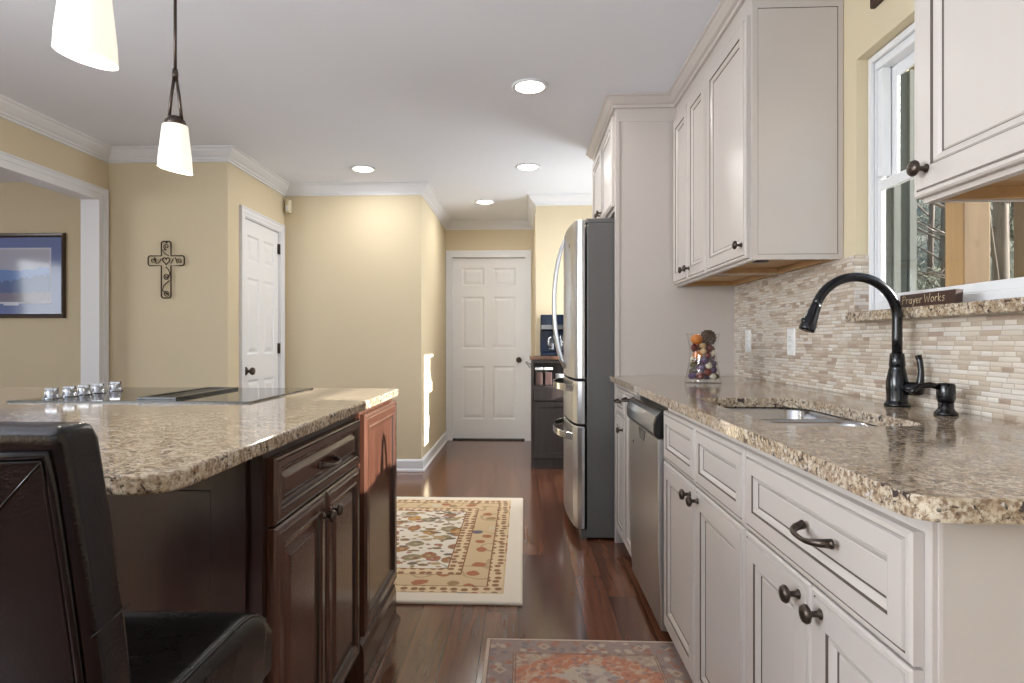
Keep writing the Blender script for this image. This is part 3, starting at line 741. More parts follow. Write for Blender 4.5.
for c, d in ((SY0 - 0.004, ym - 0.010), (ym + 0.010, SY1 + 0.004)):
    b_ = bowl(SX0 - 0.004, SX1 + 0.004, c, d, 0.8835, 0.72).build('basin', M['steel2'], t)
    m = MB(); m.lathe([(0, 0.0), (0.042, 0.0), (0.042, 0.003), (0.030, 0.004), (0.026, 0.001), (0, 0.001)], ((SX0 + SX1) / 2, (c + d) / 2, 0.7205), (0, 0, 1), 20); m.build('drain', M['chrome'], b_)

# faucet
FX, FY = 1.075, 1.789
t = thing('faucet', (FX, FY, 0.914), 'black gooseneck pull-down kitchen faucet behind the sink', 'faucet')
m = MB(); m.lathe([(0, 0), (0.033, 0), (0.033, 0.006), (0.028, 0.012), (0.0265, 0.020), (0.0285, 0.050), (0.028, 0.072), (0.0215, 0.105), (0.0195, 0.113), (0.0208, 0.116), (0.0185, 0.148), (0.0155, 0.153), (0, 0.153)], (FX, FY, 0.914), (0, 0, 1), 28)
m.build('body', M['blackmetal'], t)
m = MB(); pts = [(FX, FY, 1.055), (FX, FY, 1.11), (FX, FY, 1.166)]
R = 0.118; cz = 1.168
for k in range(1, 25):
    a = PI * k / 24 * 0.90
    pts.append((FX - R + R * math.cos(a), FY - 0.003 * k / 24, cz + R * math.sin(a)))
e = Vector(pts[-1]); dirv = (Vector(pts[-1]) - Vector(pts[-2])).normalized()
m.tube(pts, 0.0135, 16); m.build('spout', M['blackmetal'], t)
m = MB(); m.lathe([(0, 0), (0.0145, 0), (0.0150, 0.010), (0.0165, 0.030), (0.0205, 0.058), (0.0225, 0.078), (0.0215, 0.084), (0.016, 0.085), (0, 0.083)], e - dirv * 0.006, dirv, 20)
h = m.build('spray_head', M['blackmetal'], t)
m = MB(); q = e + dirv * 0.045 + Vector((-0.018, 0, -0.004)); m.lathe([(0, 0), (0.011, 0), (0.011, 0.004), (0, 0.006)], q, (-1, 0, -0.3), 12); m.build('spray_button', M['black'], h)
m = MB(); hd = Vector((0.50, -0.86, 0)).normalized(); hb = Vector((FX, FY, 0.967))
m.lathe([(0, 0.01), (0.0185, 0.015), (0.0195, 0.040), (0.0190, 0.058), (0.0165, 0.066), (0, 0.068)], hb, hd, 18)
hp = hb + hd * 0.058
m.tube([hp + Vector((0, 0, -0.012)), hp + hd * 0.004 + Vector((0, 0, 0.02)), hp + hd * 0.006 + Vector((0, 0, 0.05)), hp + hd * 0.002 + Vector((0, 0, 0.080)), hp - hd * 0.002 + Vector((0, 0, 0.094))], [0.012, 0.0095, 0.0075, 0.008, 0.0085], 10)
m.build('lever', M['blackmetal'], t)
# soap dispenser
DX, DY = 1.067, 1.575
t = thing('soap_dispenser', (DX, DY, 0.914), 'short black soap dispenser pump beside the faucet', 'soap dispenser')
m = MB(); m.lathe([(0, 0), (0.026, 0), (0.026, 0.006), (0.020, 0.012), (0.017, 0.018), (0.017, 0.034), (0, 0.034)], (DX, DY, 0.914), (0, 0, 1), 22); m.build('base', M['blackmetal'], t)
m = MB(); m.lathe([(0, 0.034), (0.0185, 0.034), (0.0205, 0.042), (0.0205, 0.074), (0.0180, 0.080), (0, 0.082)], (DX, DY, 0.914), (0, 0, 1), 22)
m.tube([(DX - 0.012, DY, 0.984), (DX - 0.04, DY, 0.990), (DX - 0.066, DY, 0.987), (DX - 0.080, DY, 0.978), (DX - 0.086, DY, 0.968)], [0.0085, 0.0080, 0.0070, 0.0065, 0.0065], 10)
m.build('pump', M['blackmetal'], t)

# ------------------------------------------------------------------ wall cabinets
UX = 0.805
def wall_cabinet(name, ya, yb, label, doors, zb=1.395, zt=2.335, near_side=True):
    t = thing(name, ((UX + XW) / 2, (ya + yb) / 2, zb), label, 'cabinet', 'white wall cabinets')
    xf = UX + 0.0205
    m = MB(); m.box(xf, 1.148, ya, yb, zb + 0.034, CEIL - 0.002)
    m.box(xf, xf + 0.019, ya, yb, zb, zb + 0.034); m.box(xf + 0.0192, 1.139, ya, ya + 0.016, zb + 0.002, zb + 0.034); m.box(xf + 0.0192, 1.139, yb - 0.016, yb, zb + 0.002, zb + 0.034)
    m.build('body', M['cream'], t)
    m = MB(); m.box(xf + 0.019, 1.139, ya + 0.016, yb - 0.016, zb + 0.028, zb + 0.0338)
    m.box(1.118, 1.139, ya + 0.016, yb - 0.016, zb + 0.004, zb + 0.028)
    m.box(xf + 0.019, 1.118, yb - 0.026, yb - 0.0162, zb + 0.004, zb + 0.028); m.box(xf + 0.019, xf + 0.028, ya + 0.016, yb - 0.026, zb + 0.008, zb + 0.028)
    m.build('underside', M['maple'], t)['label'] = 'unfinished tan wood underside'
    for a, b, ky in doors:
        d = white_front(t, 'cabinet_door', a + G, b - G, zb + 0.010, zt - 0.045, 1.0, UX + 0.02)
        knob(d, (UX, ky, zb + 0.062), (-1, 0, 0))
    return t
t = wall_cabinet('wall_cabinet', 2.725, 3.3245, 'white wall cabinet with two narrow doors beside the refrigerator panel', [(2.732, 3.025, 2.985), (3.025, 3.318, 3.065)])
t = wall_cabinet('wall_cabinet', 2.228, 2.725, 'single-door white wall cabinet ending at the window wall', [(2.240, 2.720, 2.274)])
m = MB(); m.rings(face_my(2.228), UX + 0.0225, 1.148, 1.397, 2.325, [(0, 0, 0), (0, 0.003, 0), (0.018, 0.003, 0), (0.0195, 0.0012, 1), (0.021, 0.0022, 0)]); m.build('end_panel', [M['cream'], M['glaze']], t)
t = wall_cabinet('wall_cabinet', 0.60, 1.285, 'white wall cabinet near the camera, covering one side of the window', [(0.61, 1.291, 1.245)], zb=1.385)
# refrigerator surround
t = thing('refrigerator_cabinet', (0.82, 3.81, 0), 'tall white panel and two-door cabinet enclosing the refrigerator', 'cabinet')
m = MB(); m.box(0.498, 1.148, 3.330, 3.352, 0.0, CEIL - 0.002)
m.rings(face_my(3.330), 0.500, 1.138, 2.300, 2.372, [(0, 0, 0), (0, 0.003, 0), (0.002, 0.004, 0)])
m.rings(face_my(3.330), 0.498, 0.522, 0.0, 2.300, [(0, 0, 0), (0, 0.004, 0), (0.001, 0.005, 0)])
m.build('side_panel', M['cream'], t)
m = MB(); m.box(0.498, 1.148, 4.262, 4.284, 0.0, CEIL - 0.002); m.build('side_panel', M['cream'], t)
m = MB(); m.box(0.499, 1.148, 3.353, 4.261, 1.86, CEIL - 0.002); m.box(0.499, 0.525, 3.353, 4.261, 1.822, 1.86); m.build('body', M['cream'], t)
for a, b, ky in ((3.345, 3.806, 3.765), (3.808, 4.270, 3.850)):
    d = white_front(t, 'cabinet_door', a, b, 1.842, 2.335, 0.9, 0.498); knob(d, (0.478, ky, 1.895), (-1, 0, 0))
cc = [(0, CEIL), (0.056, CEIL), (0.056, CEIL - 0.008), (0.046, CEIL - 0.014), (0.040, CEIL - 0.026), (0.026, CEIL - 0.042), (0.014, CEIL - 0.048), (0.012, CEIL - 0.062), (0, CEIL - 0.064)]
tr = sweep([(1.148, 4.284), (0.498, 4.284), (0.498, 3.330), (UX + 0.020, 3.330), (UX + 0.020, 2.225), (1.148, 2.225)], cc, M['cream'], 'trim_5')
# small lights under the cabinets
for ky, lab in ((2.88, 'small dark puck light under the two-door wall cabinet'), (2.42, 'small dark puck light under the single-door wall cabinet')):
    m = MB(); m.lathe([(0, 0), (0.030, 0), (0.032, 0.006), (0.030, 0.012), (0, 0.012)], (0.93, ky, 1.411), (0, 0, 1), 20)
    tag(m.build('puck_light', M['bronze']), lab, 'light', 'puck lights under the wall cabinets')

# ------------------------------------------------------------------ refrigerator
t = thing('refrigerator', (0.72, 3.815, 0), 'stainless french-door refrigerator with a charcoal side', 'refrigerator')
ya, yb = 3.368, 4.252
m = MB(); m.box(0.350, 1.10, ya, yb, 0.012, 1.756); m.build('body', M['darkgrey'], t, 0.004)
def fx(y):   # bowed door face
    s = (y - (ya + yb) / 2) / ((yb - ya) / 2); return 0.254 + 0.034 * s * s
def fdoor(name, a, b, za, zb, lean=0.0):
    m = MB(); n = 12; poly = [(0.338, a)]
    ys = [a + (b - a) * k / n for k in range(n + 1)]
    front = [(fx(y) + 0.006, y) if k in (0, n) else (fx(y), y) for k, y in enumerate(ys)]
    if a < 3.40: front = [(0.320, a), (0.296, a + 0.010)] + front[1:]
    if b > 4.22: front = front[:-1] + [(0.296, b - 0.010), (0.320, b)]
    m.prism([(0.338, a)] + front + [(0.338, b)], 'z', za, zb)
    return m.build(name, M['steel'], t, 0.004)
yc = (ya + yb) / 2
dn = fdoor('door', ya, yc - 0.003, 0.892, 1.775); df = fdoor('door', yc + 0.003, yb, 0.892, 1.775)
w1 = fdoor('drawer', ya, yb, 0.640, 0.880); w2 = fdoor('drawer', ya, yb, 0.060, 0.628)
def vhandle(p, y):
    m = MB(); pts = []; n = 16
    for k in range(n + 1):
        s = -1 + 2 * k / n; pts.append((fx(y) + 0.004 - 0.070 * (1 - s * s) ** 0.75, y, 1.335 + s * 0.40))
    m.tube(pts, [0.012] * (n + 1), 10)
    m.build('handle', M['steel'], p)
vhandle(dn, yc - 0.042); vhandle(df, yc + 0.042)
def hhandle(p, z):
    m = MB(); pts = []; n = 16
    for k in range(n + 1):
        s = -1 + 2 * k / n; y = yc + s * 0.355
        pts.append((fx(y) + 0.003 - 0.070 * (1 - s * s) ** 0.6, y, z))
    L = [[(x - 0.005, y, zz - 0.020), (x + 0.005, y, zz - 0.020), (x + 0.005, y, zz + 0.020), (x - 0.005, y, zz + 0.020)] for x, y, zz in pts]
    m.loft(L, True, 0, False, False); m.build('handle', M['steelpanel'], p, 0.003)
hhandle(w1, 0.835); hhandle(w2, 0.560)
m = MB(); m.box(0.345, 0.62, ya + 0.01, ya + 0.075, 1.757, 1.785); m.build('hinge_cover', M['darkgrey'], t, 0.006); m = MB(); m.box(0.345, 0.62, yb - 0.075, yb - 0.01, 1.757, 1.785); m.build('hinge_cover', M['darkgrey'], t, 0.006)
m = MB(); m.box(0.318, 0.350, ya + 0.01, yb - 0.01, 0.0, 0.055); m.build('toe_grille', M['darkgrey'], t, 0.003)
m = MB(); yl = 3.56; m.lathe([(0, 0), (0.012, 0), (0.012, 0.002), (0, 0.0025)], (fx(yl) + 0.0005, yl, 1.66), (-1, 0, 0), 18); o = m.build('badge', M['chrome'], dn); o['label'] = 'small round chrome badge'

# ------------------------------------------------------------------ vase of potpourri
VX, VY, VZ = 0.802, 2.746, 0.914
vprof = [(0.078, 0.0), (0.079, 0.006), (0.077, 0.020), (0.068, 0.065), (0.061, 0.110), (0.060, 0.145), (0.063, 0.175), (0.070, 0.212), (0.073, 0.222)]
m = MB(); m.lathe([(0, 0)] + vprof + [(0.0705, 0.222), (0.0675, 0.212), (0.0605, 0.175), (0.0575, 0.145), (0.0585, 0.110), (0.0655, 0.065), (0.0745, 0.022), (0, 0.014)], (VX, VY, VZ), (0, 0, 1), 32, cap=False)
vase = m.build('glass_vase', M['vaseglass'])
tag(vase, 'flared clear glass vase on the counter beside the refrigerator panel', 'vase')
def rad(h):
    for (r0, h0), (r1, h1) in zip(vprof[:-1], vprof[1:]):
        if h0 <= h <= h1: return r0 + (r1 - r0) * (h - h0) / (h1 - h0)
    return 0.07
def blob(r, c, ribs=0, squash=1.0, bumps=0.0, rot=0.0, seg=16):
    m = MB(); rings_ = 9; loops = []
    for i in range(rings_ + 1):
        ph = -PI / 2 + PI * i / rings_
        loops.append([(c[0] + r * max(math.cos(ph), 0.02) * (1 + (0.09 * math.cos(ribs * 2 * PI * j / seg) if ribs else 0) + bumps * math.sin(3.1 * j + 2.3 * i)) * math.cos(2 * PI * j / seg + rot),
                       c[1] + r * max(math.cos(ph), 0.02) * (1 + (0.09 * math.cos(ribs * 2 * PI * j / seg) if ribs else 0) + bumps * math.sin(3.1 * j + 2.3 * i)) * math.sin(2 * PI * j / seg + rot),
                       c[2] + r * squash * math.sin(ph)) for j in range(seg)])
    m.loft(loops, True); return m
kinds = {
    'pumpkin': ('orange', 8, 0.80, 0.0, 'dried orange mini pumpkin in the glass vase', 'pumpkin', 0.0235),
    'nut': ('nut', 0, 0.85, 0.03, 'pale tan nut among the potpourri in the vase', 'nut', 0.0155),
    'petal_ball': ('purple', 0, 0.8, 0.12, 'purple dried petal ball low in the glass vase', 'potpourri', 0.0195),
    'berry': ('red', 0, 1.0, 0.0, 'dark red dried berry in the glass vase', 'berry', 0.0165),
    'leaf_ball': ('olive', 0, 0.7, 0.14, 'olive brown dried leaf ball in the glass vase', 'potpourri', 0.0185),
    'seed_pod': ('white_pod', 5, 1.1, 0.0, 'whitish dried seed pod in the glass vase', 'seed pod', 0.0145),
}
placed = []
def try_place(r, zlo, zhi, n=400):
    for _ in range(n):
        h = random.uniform(zlo, zhi); a = random.uniform(0, 2 * PI); rr = (rad(h) - 0.006 - r)
        if rr <= 0: continue
        q = rr * math.sqrt(random.random()) if random.random() < 0.35 else rr
        c = Vector((VX + q * math.cos(a), VY + q * math.sin(a), VZ + h))
        if all((c - p).length > (r + s) * 0.80 for p, s in placed):
            placed.append((c, r)); return c
    return None
# two big ones on top first
def fixed(c, r): placed.append((Vector(c), r)); return c
c = fixed((VX + 0.019, VY - 0.008, VZ + 0.202), 0.036)
m = blob(0.034, c, 0, 1.0, 0.0)
# woody scales of the cone
for i in range(7):
    for j in range(11):
        ph = -1.2 + 2.4 * i / 6; a = 2 * PI * (j + 0.5 * (i % 2)) / 11
        p = Vector((math.cos(ph) * math.cos(a), math.cos(ph) * math.sin(a), math.sin(ph)))
        m.lathe([(0.0065, 0), (0.0055, 0.004), (0.0, 0.006)], Vector(c) + p * 0.032, p + Vector((0, 0, 0.6)), 5)
tag(m.build('pine_cone', M['cone']), 'large brown pine cone topping the potpourri vase', 'pine cone')
c = fixed((VX - 0.030, VY - 0.012, VZ + 0.196), 0.027); tag(blob(0.027, c, 8, 0.85).build('pumpkin', M['orange']), 'biggest orange mini pumpkin, at the top beside the pine cone', 'pumpkin')
order = ['nut', 'pumpkin', 'nut', 'nut', 'berry', 'pumpkin', 'nut'] + ['petal_ball', 'berry', 'leaf_ball', 'seed_pod', 'petal_ball', 'berry', 'pumpkin', 'leaf_ball', 'petal_ball', 'nut', 'berry', 'seed_pod', 'petal_ball'] * 5
for i, kd in enumerate(order):
    mt, ribs, sq, bp, lab, cat, r = kinds[kd]
    zlo, zhi = (0.11, 0.185) if i < 7 else ((0.035, 0.11) if kd in ('petal_ball', 'leaf_ball') else (0.035, 0.165))
    c = try_place(r, max(zlo - 0.012, r + 0.012), zhi, 600)
    if c is None: continue
    tag(blob(r, c, ribs, sq, bp, random.random() * 6).build(kd, M[mt]), lab, cat, 'potpourri in the vase: ' + kd.replace('_', ' ') + 's')

m = MB()
for i in range(420):
    h = random.uniform(0.020, 0.175); a = random.uniform(0, 2 * PI); q = (rad(h) - 0.012) * math.sqrt(random.random())
    p = Vector((VX + q * math.cos(a), VY + q * math.sin(a), VZ + h)); u = Vector((random.uniform(-1, 1), random.uniform(-1, 1), random.uniform(-1, 1))).normalized(); v_ = u.orthogonal().normalized(); L = random.uniform(0.006, 0.010)
    m.loft([[p + u * L, p + v_ * L * 0.6, p - u * L, p - v_ * L * 0.6], [p + u * L * 0.8 + u.cross(v_) * 0.0012, p + v_ * L * 0.5 + u.cross(v_) * 0.0014, p - u * L * 0.8 + u.cross(v_) * 0.0012, p - v_ * L * 0.5 + u.cross(v_) * 0.0014]], True, random.choice((0, 0, 1, 2, 2, 3)), False, False)
tag(m.build('potpourri', [M['purple'], M['red'], M['olive'], M['cone']]), 'dark loose dried petals filling the glass vase', 'potpourri', kind='stuff')

# ------------------------------------------------------------------ wall plates and small wall things
def outlet(pos, fm_axis, label, name='wall_outlet', group=None, duplex=True):
    x, y, z = pos
    t = thing(name, pos, label, 'outlet', group)
    f = {'mx': face_mx(x), 'px': face_px(x)}[fm_axis]
    m = MB(); m.rings(f, y - 0.036, y + 0.036, z - 0.058, z + 0.058, [(0, 0, 0), (0, 0.003, 0), (0.004, 0.006, 0), (0.008, 0.0065, 0)]); m.build('plate', M['plate'], t)
    for s in (-1, 1):
        m = MB(); m.rings(f, y - 0.0165, y + 0.0165, z + s * 0.020 - 0.0145, z + s * 0.020 + 0.0145, [(0, 0.0055, 0), (0, 0.0075, 0), (0.002, 0.0085, 0)])
        for dy in (-0.006, 0.006): m.rings(f, y + dy - 0.001, y + dy + 0.001, z + s * 0.020 - 0.004, z + s * 0.020 + 0.005, [(0, 0.0080, 1), (0, 0.0087, 1)])
        m.build('receptacle', [M['plate'], M['black']], t)
    return t
outlet((XW, 3.120, 1.103), 'mx', 'white outlet plate on the mosaic tile, the one closer to the glass vase')
outlet((XW, 2.626, 1.098), 'mx', 'white outlet plate on the mosaic tile, the one closer to the faucet')
outlet((-0.87, 5.45, 0.372), 'px', 'white outlet low on the hallway wall')
# motion sensor
t = thing('motion_sensor', (-2.00, 5.10, 2.20), 'small ivory motion sensor high in the wall corner by the closet door', 'sensor')
m = MB(); m.prism([(-2.030, 5.099), (-2.030, 5.072), (-2.020, 5.055), (-1.995, 5.055), (-1.983, 5.072), (-1.983, 5.099)], 'z', 2.195, 2.305); m.build('case', M['ivory'], t, 0.005)
m = MB(); m.box(-2.018, -1.996, 5.0525, 5.057, 2.21, 2.255); m.build('lens', M['plate'], t, 0.001)
# plaque above the window, only its lower corner in view
t = thing('wall_plaque', (1.148, 1.84, 2.192), 'dark framed plaque above the kitchen window', 'plaque')
m = MB(); m.rings(face_mx(1.1495), 1.69, 2.031, 2.190, 2.40, [(0, 0, 0), (0, 0.014, 0), (0.004, 0.018, 0), (0.018, 0.018, 0), (0.024, 0.010, 0), (0.026, 0.010, 0)]); m.build('frame', M['signwood'], t)
m = MB(); m.box(1.1385, 1.1395, 1.72, 2.00, 2.22, 2.37); m.build('face', M['iron'], t)

# sign on the ledge
t = thing('wooden_sign', (1.13, 1.70, 1.198), 'small dark brown lettered wooden sign standing on the granite window ledge', 'sign')
SYa, SYb, SZa, SZb, SXs = 1.609, 1.840, 1.199, 1.236, 1.112
m = MB(); m.prism([(SXs, SZa), (SXs + 0.020, SZa), (SXs + 0.022, SZb), (SXs + 0.002, SZb)], 'y', SYa, SYb); m.build('board', M['signwood'], t, 0.001)
glyph = {  # stroke letters on a unit box, x to the right, y up
    'P': [[(0.1, 0), (0.12, 1)], [(0.05, 0.95), (0.45, 1.0), (0.62, 0.8), (0.5, 0.58), (0.12, 0.5)]],
    'r': [[(0.1, 0.62), (0.12, 0)], [(0.12, 0.42), (0.3, 0.6), (0.48, 0.6)]],
    'a': [[(0.5, 0.5), (0.3, 0.62), (0.1, 0.4), (0.12, 0.12), (0.3, 0.0), (0.5, 0.2)], [(0.52, 0.62), (0.5, 0.2), (0.6, 0.0)]],
    'y': [[(0.08, 0.62), (0.32, 0.12)], [(0.56, 0.62), (0.32, 0.12), (0.12, -0.32)]],
    'e': [[(0.1, 0.32), (0.52, 0.38), (0.42, 0.6), (0.22, 0.58), (0.1, 0.32), (0.2, 0.04), (0.5, 0.06)]],
    'W': [[(0.0, 1.0), (0.24, 0.0), (0.46, 0.75), (0.70, 0.0), (0.95, 1.02)]],
    'o': [[(0.32, 0.62), (0.1, 0.42), (0.14, 0.1), (0.34, 0.0), (0.56, 0.2), (0.52, 0.5), (0.32, 0.62)]],
    'k': [[(0.1, 1.0), (0.12, 0)], [(0.5, 0.62), (0.14, 0.28), (0.54, 0.0)]],
    's': [[(0.5, 0.56), (0.26, 0.62), (0.14, 0.46), (0.46, 0.24), (0.4, 0.04), (0.1, 0.06)]]}
adv = {'P': 0.70, 'r': 0.52, 'a': 0.68, 'y': 0.62, 'e': 0.62, 'W': 1.05, 'o': 0.68, 'k': 0.60, 's': 0.58, ' ': 0.34}
text = 'Prayer Works'
tot = sum(adv[ch] for ch in text); capw = 0.182 / tot; caph = 0.0225
m = MB(); cur = SYb - 0.012; zb = SZa + 0.0095
for ch in text:
    for st in glyph.get(ch, []):
        pts = [(SXs + 0.0002 + 0.002 * ((zb + y * caph) - SZa) / (SZb - SZa), cur - x * capw * 1.0, zb + y * caph) for x, y in st]
        m.tube(pts, 0.00085, 6)
    cur -= adv[ch] * capw
m.build('lettering', M['signink'], t)['label'] = 'cream hand lettered words'

# scroll cross
CX, CY, CZ = -2.479, 4.098, 1.660
t = thing('wall_cross', (CX, 4.11, 1.402), 'brown wrought iron scroll cross hanging on the tan wall', 'cross')
def cp(p): return (CX + p[0], CY, CZ + p[1])
hw = 0.034; ext = 0.128; top = 0.134; bot = -0.258; rr_ = 0.016
def arc(cx, cy, a0, a1, r, n=5): return [(cx + r * math.cos(a0 + (a1 - a0) * k / n), cy + r * math.sin(a0 + (a1 - a0) * k / n)) for k in range(n + 1)]
outl = arc(hw - rr_, top - rr_, 0, PI / 2, rr_) + arc(-hw + rr_, top - rr_, PI / 2, PI, rr_) + [(-hw, hw)] + arc(-ext + rr_, hw - rr_, PI / 2, PI, rr_) + arc(-ext + rr_, -hw + rr_, PI, 1.5 * PI, rr_) + [(-hw, -hw)] + \
    arc(-hw + rr_, bot + rr_, PI, 1.5 * PI, rr_) + arc(hw - rr_, bot + rr_, 1.5 * PI, 2 * PI, rr_) + [(hw, -hw)] + arc(ext - rr_, -hw + rr_, -PI / 2, 0, rr_) + arc(ext - rr_, hw - rr_, 0, PI / 2, rr_) + [(hw, hw)]
m = MB(); m.tube([cp(p) for p in outl], 0.0042, 8, closed=True); m.build('frame', M['iron'], t)
m = MB()
def spiral(cx, cy, a0, turns, r0, tail):
    pts = [(cx + r0 * k / 20 * math.cos(a0 + turns * 2 * PI * k / 20), cy + r0 * k / 20 * math.sin(a0 + turns * 2 * PI * k / 20)) for k in range(3, 21)]
    m.tube([cp(p) for p in pts + tail], 0.0030, 6)
spiral(0.002, 0.098, PI * 0.3, 1.6, 0.022, [(-0.026, 0.075), (-0.012, 0.050), (0.018, 0.034)])
spiral(-0.092, 0.004, PI * 1.2, 1.6, 0.021, [(-0.068, -0.022), (-0.048, -0.010), (-0.034, 0.014)])
spiral(0.094, -0.004, 0.2, 1.6, 0.021, [(0.066, 0.022), (0.048, 0.010), (0.032, -0.020)])
spiral(0.002, -0.110, 0.5, 1.7, 0.022, [(0.028, -0.085), (0.014, -0.060), (-0.002, -0.042)])
spiral(0.004, -0.226, PI * 0.4, 1.7, 0.022, [(-0.026, -0.205), (-0.016, -0.170), (0.024, -0.138)])
m.build('scrollwork', M['iron'], t)
m = MB(); m.tube([cp((0.026 * math.sin(a) ** 3, 0.0017 * (13 * math.cos(a) - 5 * math.cos(2 * a) - 2 * math.cos(3 * a) - math.cos(4 * a)))) for a in [2 * PI * k / 24 + 0.01 for k in range(24)]], 0.0036, 6, closed=True)
m.build('heart', M['iron'], t)
m = MB(); m.box(CX - 0.004, CX + 0.004, CY, 4.1095, CZ + top - 0.012, CZ + top - 0.004); m.build('hanger', M['iron'], t)

# picture in the den
t = thing('framed_picture', (-4.32, 4.90, 1.296), 'dark framed blue matted landscape print on the den wall', 'picture')
f = face_my(4.899); a, b, c, d = -4.82, -3.819, 1.296, 2.003
m = MB(); L = [(0, 0.0), (0, 0.020), (0.005, 0.026), (0.020, 0.022), (0.030, 0.014), (0.034, 0.008)]
loops = []
for ins, h in L: loops.append([m.bm.verts.new(f(u, v, h)) for u, v in ((a + ins, c + ins), (b - ins, c + ins), (b - ins, d - ins), (a + ins, d - ins))])
for A, B in zip(loops[:-1], loops[1:]):
    for i in range(4): m.bm.faces.new([A[i], A[(i + 1) % 4], B[(i + 1) % 4], B[i]])
m.bm.faces.new(loops[0]); m.build('frame', M['frame'], t)
m = MB(); m.rings(f, a + 0.032, b - 0.032, c + 0.032, d - 0.032, [(0, 0.002, 0), (0, 0.008, 0), (0.088, 0.008, 0), (0.090, 0.007, 1), (0.102, 0.007, 1)]); m.build('mat', [M['mat'], M['matwhite']], t)
m = MB(); m.rings(f, a + 0.134, b - 0.134, c + 0.134, d - 0.134, [(0, 0.0065, 0), (0, 0.0078, 0)])
pr = m.build('print', M['print'], t)
for v in pr.data.vertices: v.co -= Vector((0, 0, 0.134))
pr.location = (0, 0, 0.134)
m = MB(); m.rings(f, -4.35, -4.22, c + 0.105, c + 0.124, [(0, 0.0075, 0), (0, 0.0086, 0)]); m.build('title_plate', M['matwhite'], t)

# ------------------------------------------------------------------ island
IX = -0.530
t = thing('kitchen_island', (-1.2, 1.85, 0), 'dark cherry stained island cabinet under the granite top with the cooktop', 'island')
m = MB(); m.box(-2.30, IX - 0.0005, 1.205, 2.368, 0.10, 0.8835); m.box(-2.24, IX - 0.075, 1.27, 2.360, 0.0, 0.0995); m.build('body', M['cherryshade'], t)
CH = [(0, 0, 0), (0, 0.014, 0), (0.004, 0.018, 0), (0.010, 0.020, 0), (0.014, 0.017, 1), (0.018, 0.020, 0), (0.040, 0.021, 0), (0.043, 0.017, 1), (0.047, 0.020, 0), (0.054, 0.017, 0), (0.058, 0.011, 1), (0.066, 0.009, 0), (0.070, 0.009, 0),
      (0.088, 0.017, 0), (0.090, 0.0155, 1), (0.093, 0.017, 0)]
def cherry_front(name, ya, yb, za, zb, k=1.0, x=IX):
    m = MB(); m.rings(face_px(x), ya, yb, za, zb, [(i * k, h, mi) for i, h, mi in CH]); return m.build(name, [M['cherry'], M['cherryglaze']], t)
d = cherry_front('drawer_front', 1.228, 1.872, 0.718, 0.860, 0.58); pull(d, (IX + 0.017, 1.550, 0.789), (1, 0, 0), L=0.105)
da = cherry_front('cabinet_door', 1.228, 1.548, 0.125, 0.712, 0.92); knob(da, (IX + 0.019, 1.522, 0.655), (1, 0, 0))
db = cherry_front('cabinet_door', 1.551, 1.872, 0.125, 0.712, 0.92); knob(db, (IX + 0.019, 1.580, 0.655), (1, 0, 0))
# decorative far panel, standing proud on its own plinth
m = MB(); m.box(-0.560, -0.520, 1.892, 2.372, 0.0, 0.876); m.build('pilaster', M['cherry'], t, 0.002)
ep = MB(); ep.rings(face_px(-0.520), 1.898, 2.368, 0.165, 0.868, CH[:-3]); ep.build('end_panel', [M['cherry'], M['cherryglaze']], t)
m = MB(); m.prism([(-0.520, 0.0), (-0.488, 0.0), (-0.490, 0.014), (-0.500, 0.022), (-0.505, 0.026), (-0.505, 0.110), (-0.510, 0.135), (-0.520, 0.145)], 'y', 1.892, 2.376); m.build('plinth', M['cherry'], t)
m = MB(); m.rings(face_my(1.205), -2.28, -0.56, 0.11, 0.87, [(0, 0, 0), (0, 0.010, 0), (0.07, 0.010, 0), (0.074, 0.004, 1), (0.08, 0.004, 0)]); m.build('back_panel', [M['cherryshade'], M['cherryglaze']], t)

# cooktop
t = thing('cooktop', (-1.2, 2.055, 0.914), 'flush black glass downdraft cooktop set into the island granite', 'cooktop')
m = MB(); m.prism(slab([(-1.570, 1.785, 0.012), (-0.825, 1.785, 0.012), (-0.825, 2.325, 0.012), (-1.570, 2.325, 0.012)], 0, 0, 0), 'z', 0.9142, 0.9195); m.build('glass_top', M['cookglass'], t, 0.0015)
m = MB()
for q in ((-1.574, -0.821, 1.780, 1.7845), (-1.574, -0.821, 2.3255, 2.330), (-1.574, -1.5705, 1.7845, 2.3255), (-0.8245, -0.821, 1.7845, 2.3255)): m.box(q[0], q[1], q[2], q[3], 0.9142, 0.9190)
m.build('rim', M['black'], t)
m = MB(); m.box(-1.200, -1.184, 1.83, 2.240, 0.9195, 0.928); m.box(-1.092, -1.076, 1.83, 2.240, 0.9195, 0.928); m.box(-1.184, -1.092, 1.83, 1.843, 0.9195, 0.928); m.box(-1.184, -1.092, 2.227, 2.240, 0.9195, 0.928)
for k in range(5): m.box(-1.176 + k * 0.0185, -1.168 + k * 0.0185, 1.843, 2.227, 0.9195, 0.925)
m.build('downdraft_vent', M['black'], t, 0.001)
for i, (x, y) in enumerate([(-1.497, 1.861), (-1.497, 1.936), (-1.497, 2.001), (-1.497, 2.070), (-1.497, 2.160)]):
    m = MB(); m.lathe([(0, 0), (0.025, 0), (0.025, 0.003), (0.0205, 0.006), (0.0190, 0.022), (0.0175, 0.026), (0, 0.027)], (x, y, 0.9195), (0, 0, 1), 24); m.box(x - 0.019, x + 0.019, y - 0.0045, y + 0.0045, 0.944, 0.9525)
    m.build('control_knob', M['chrome'], t)['label'] = 'chrome control knob'

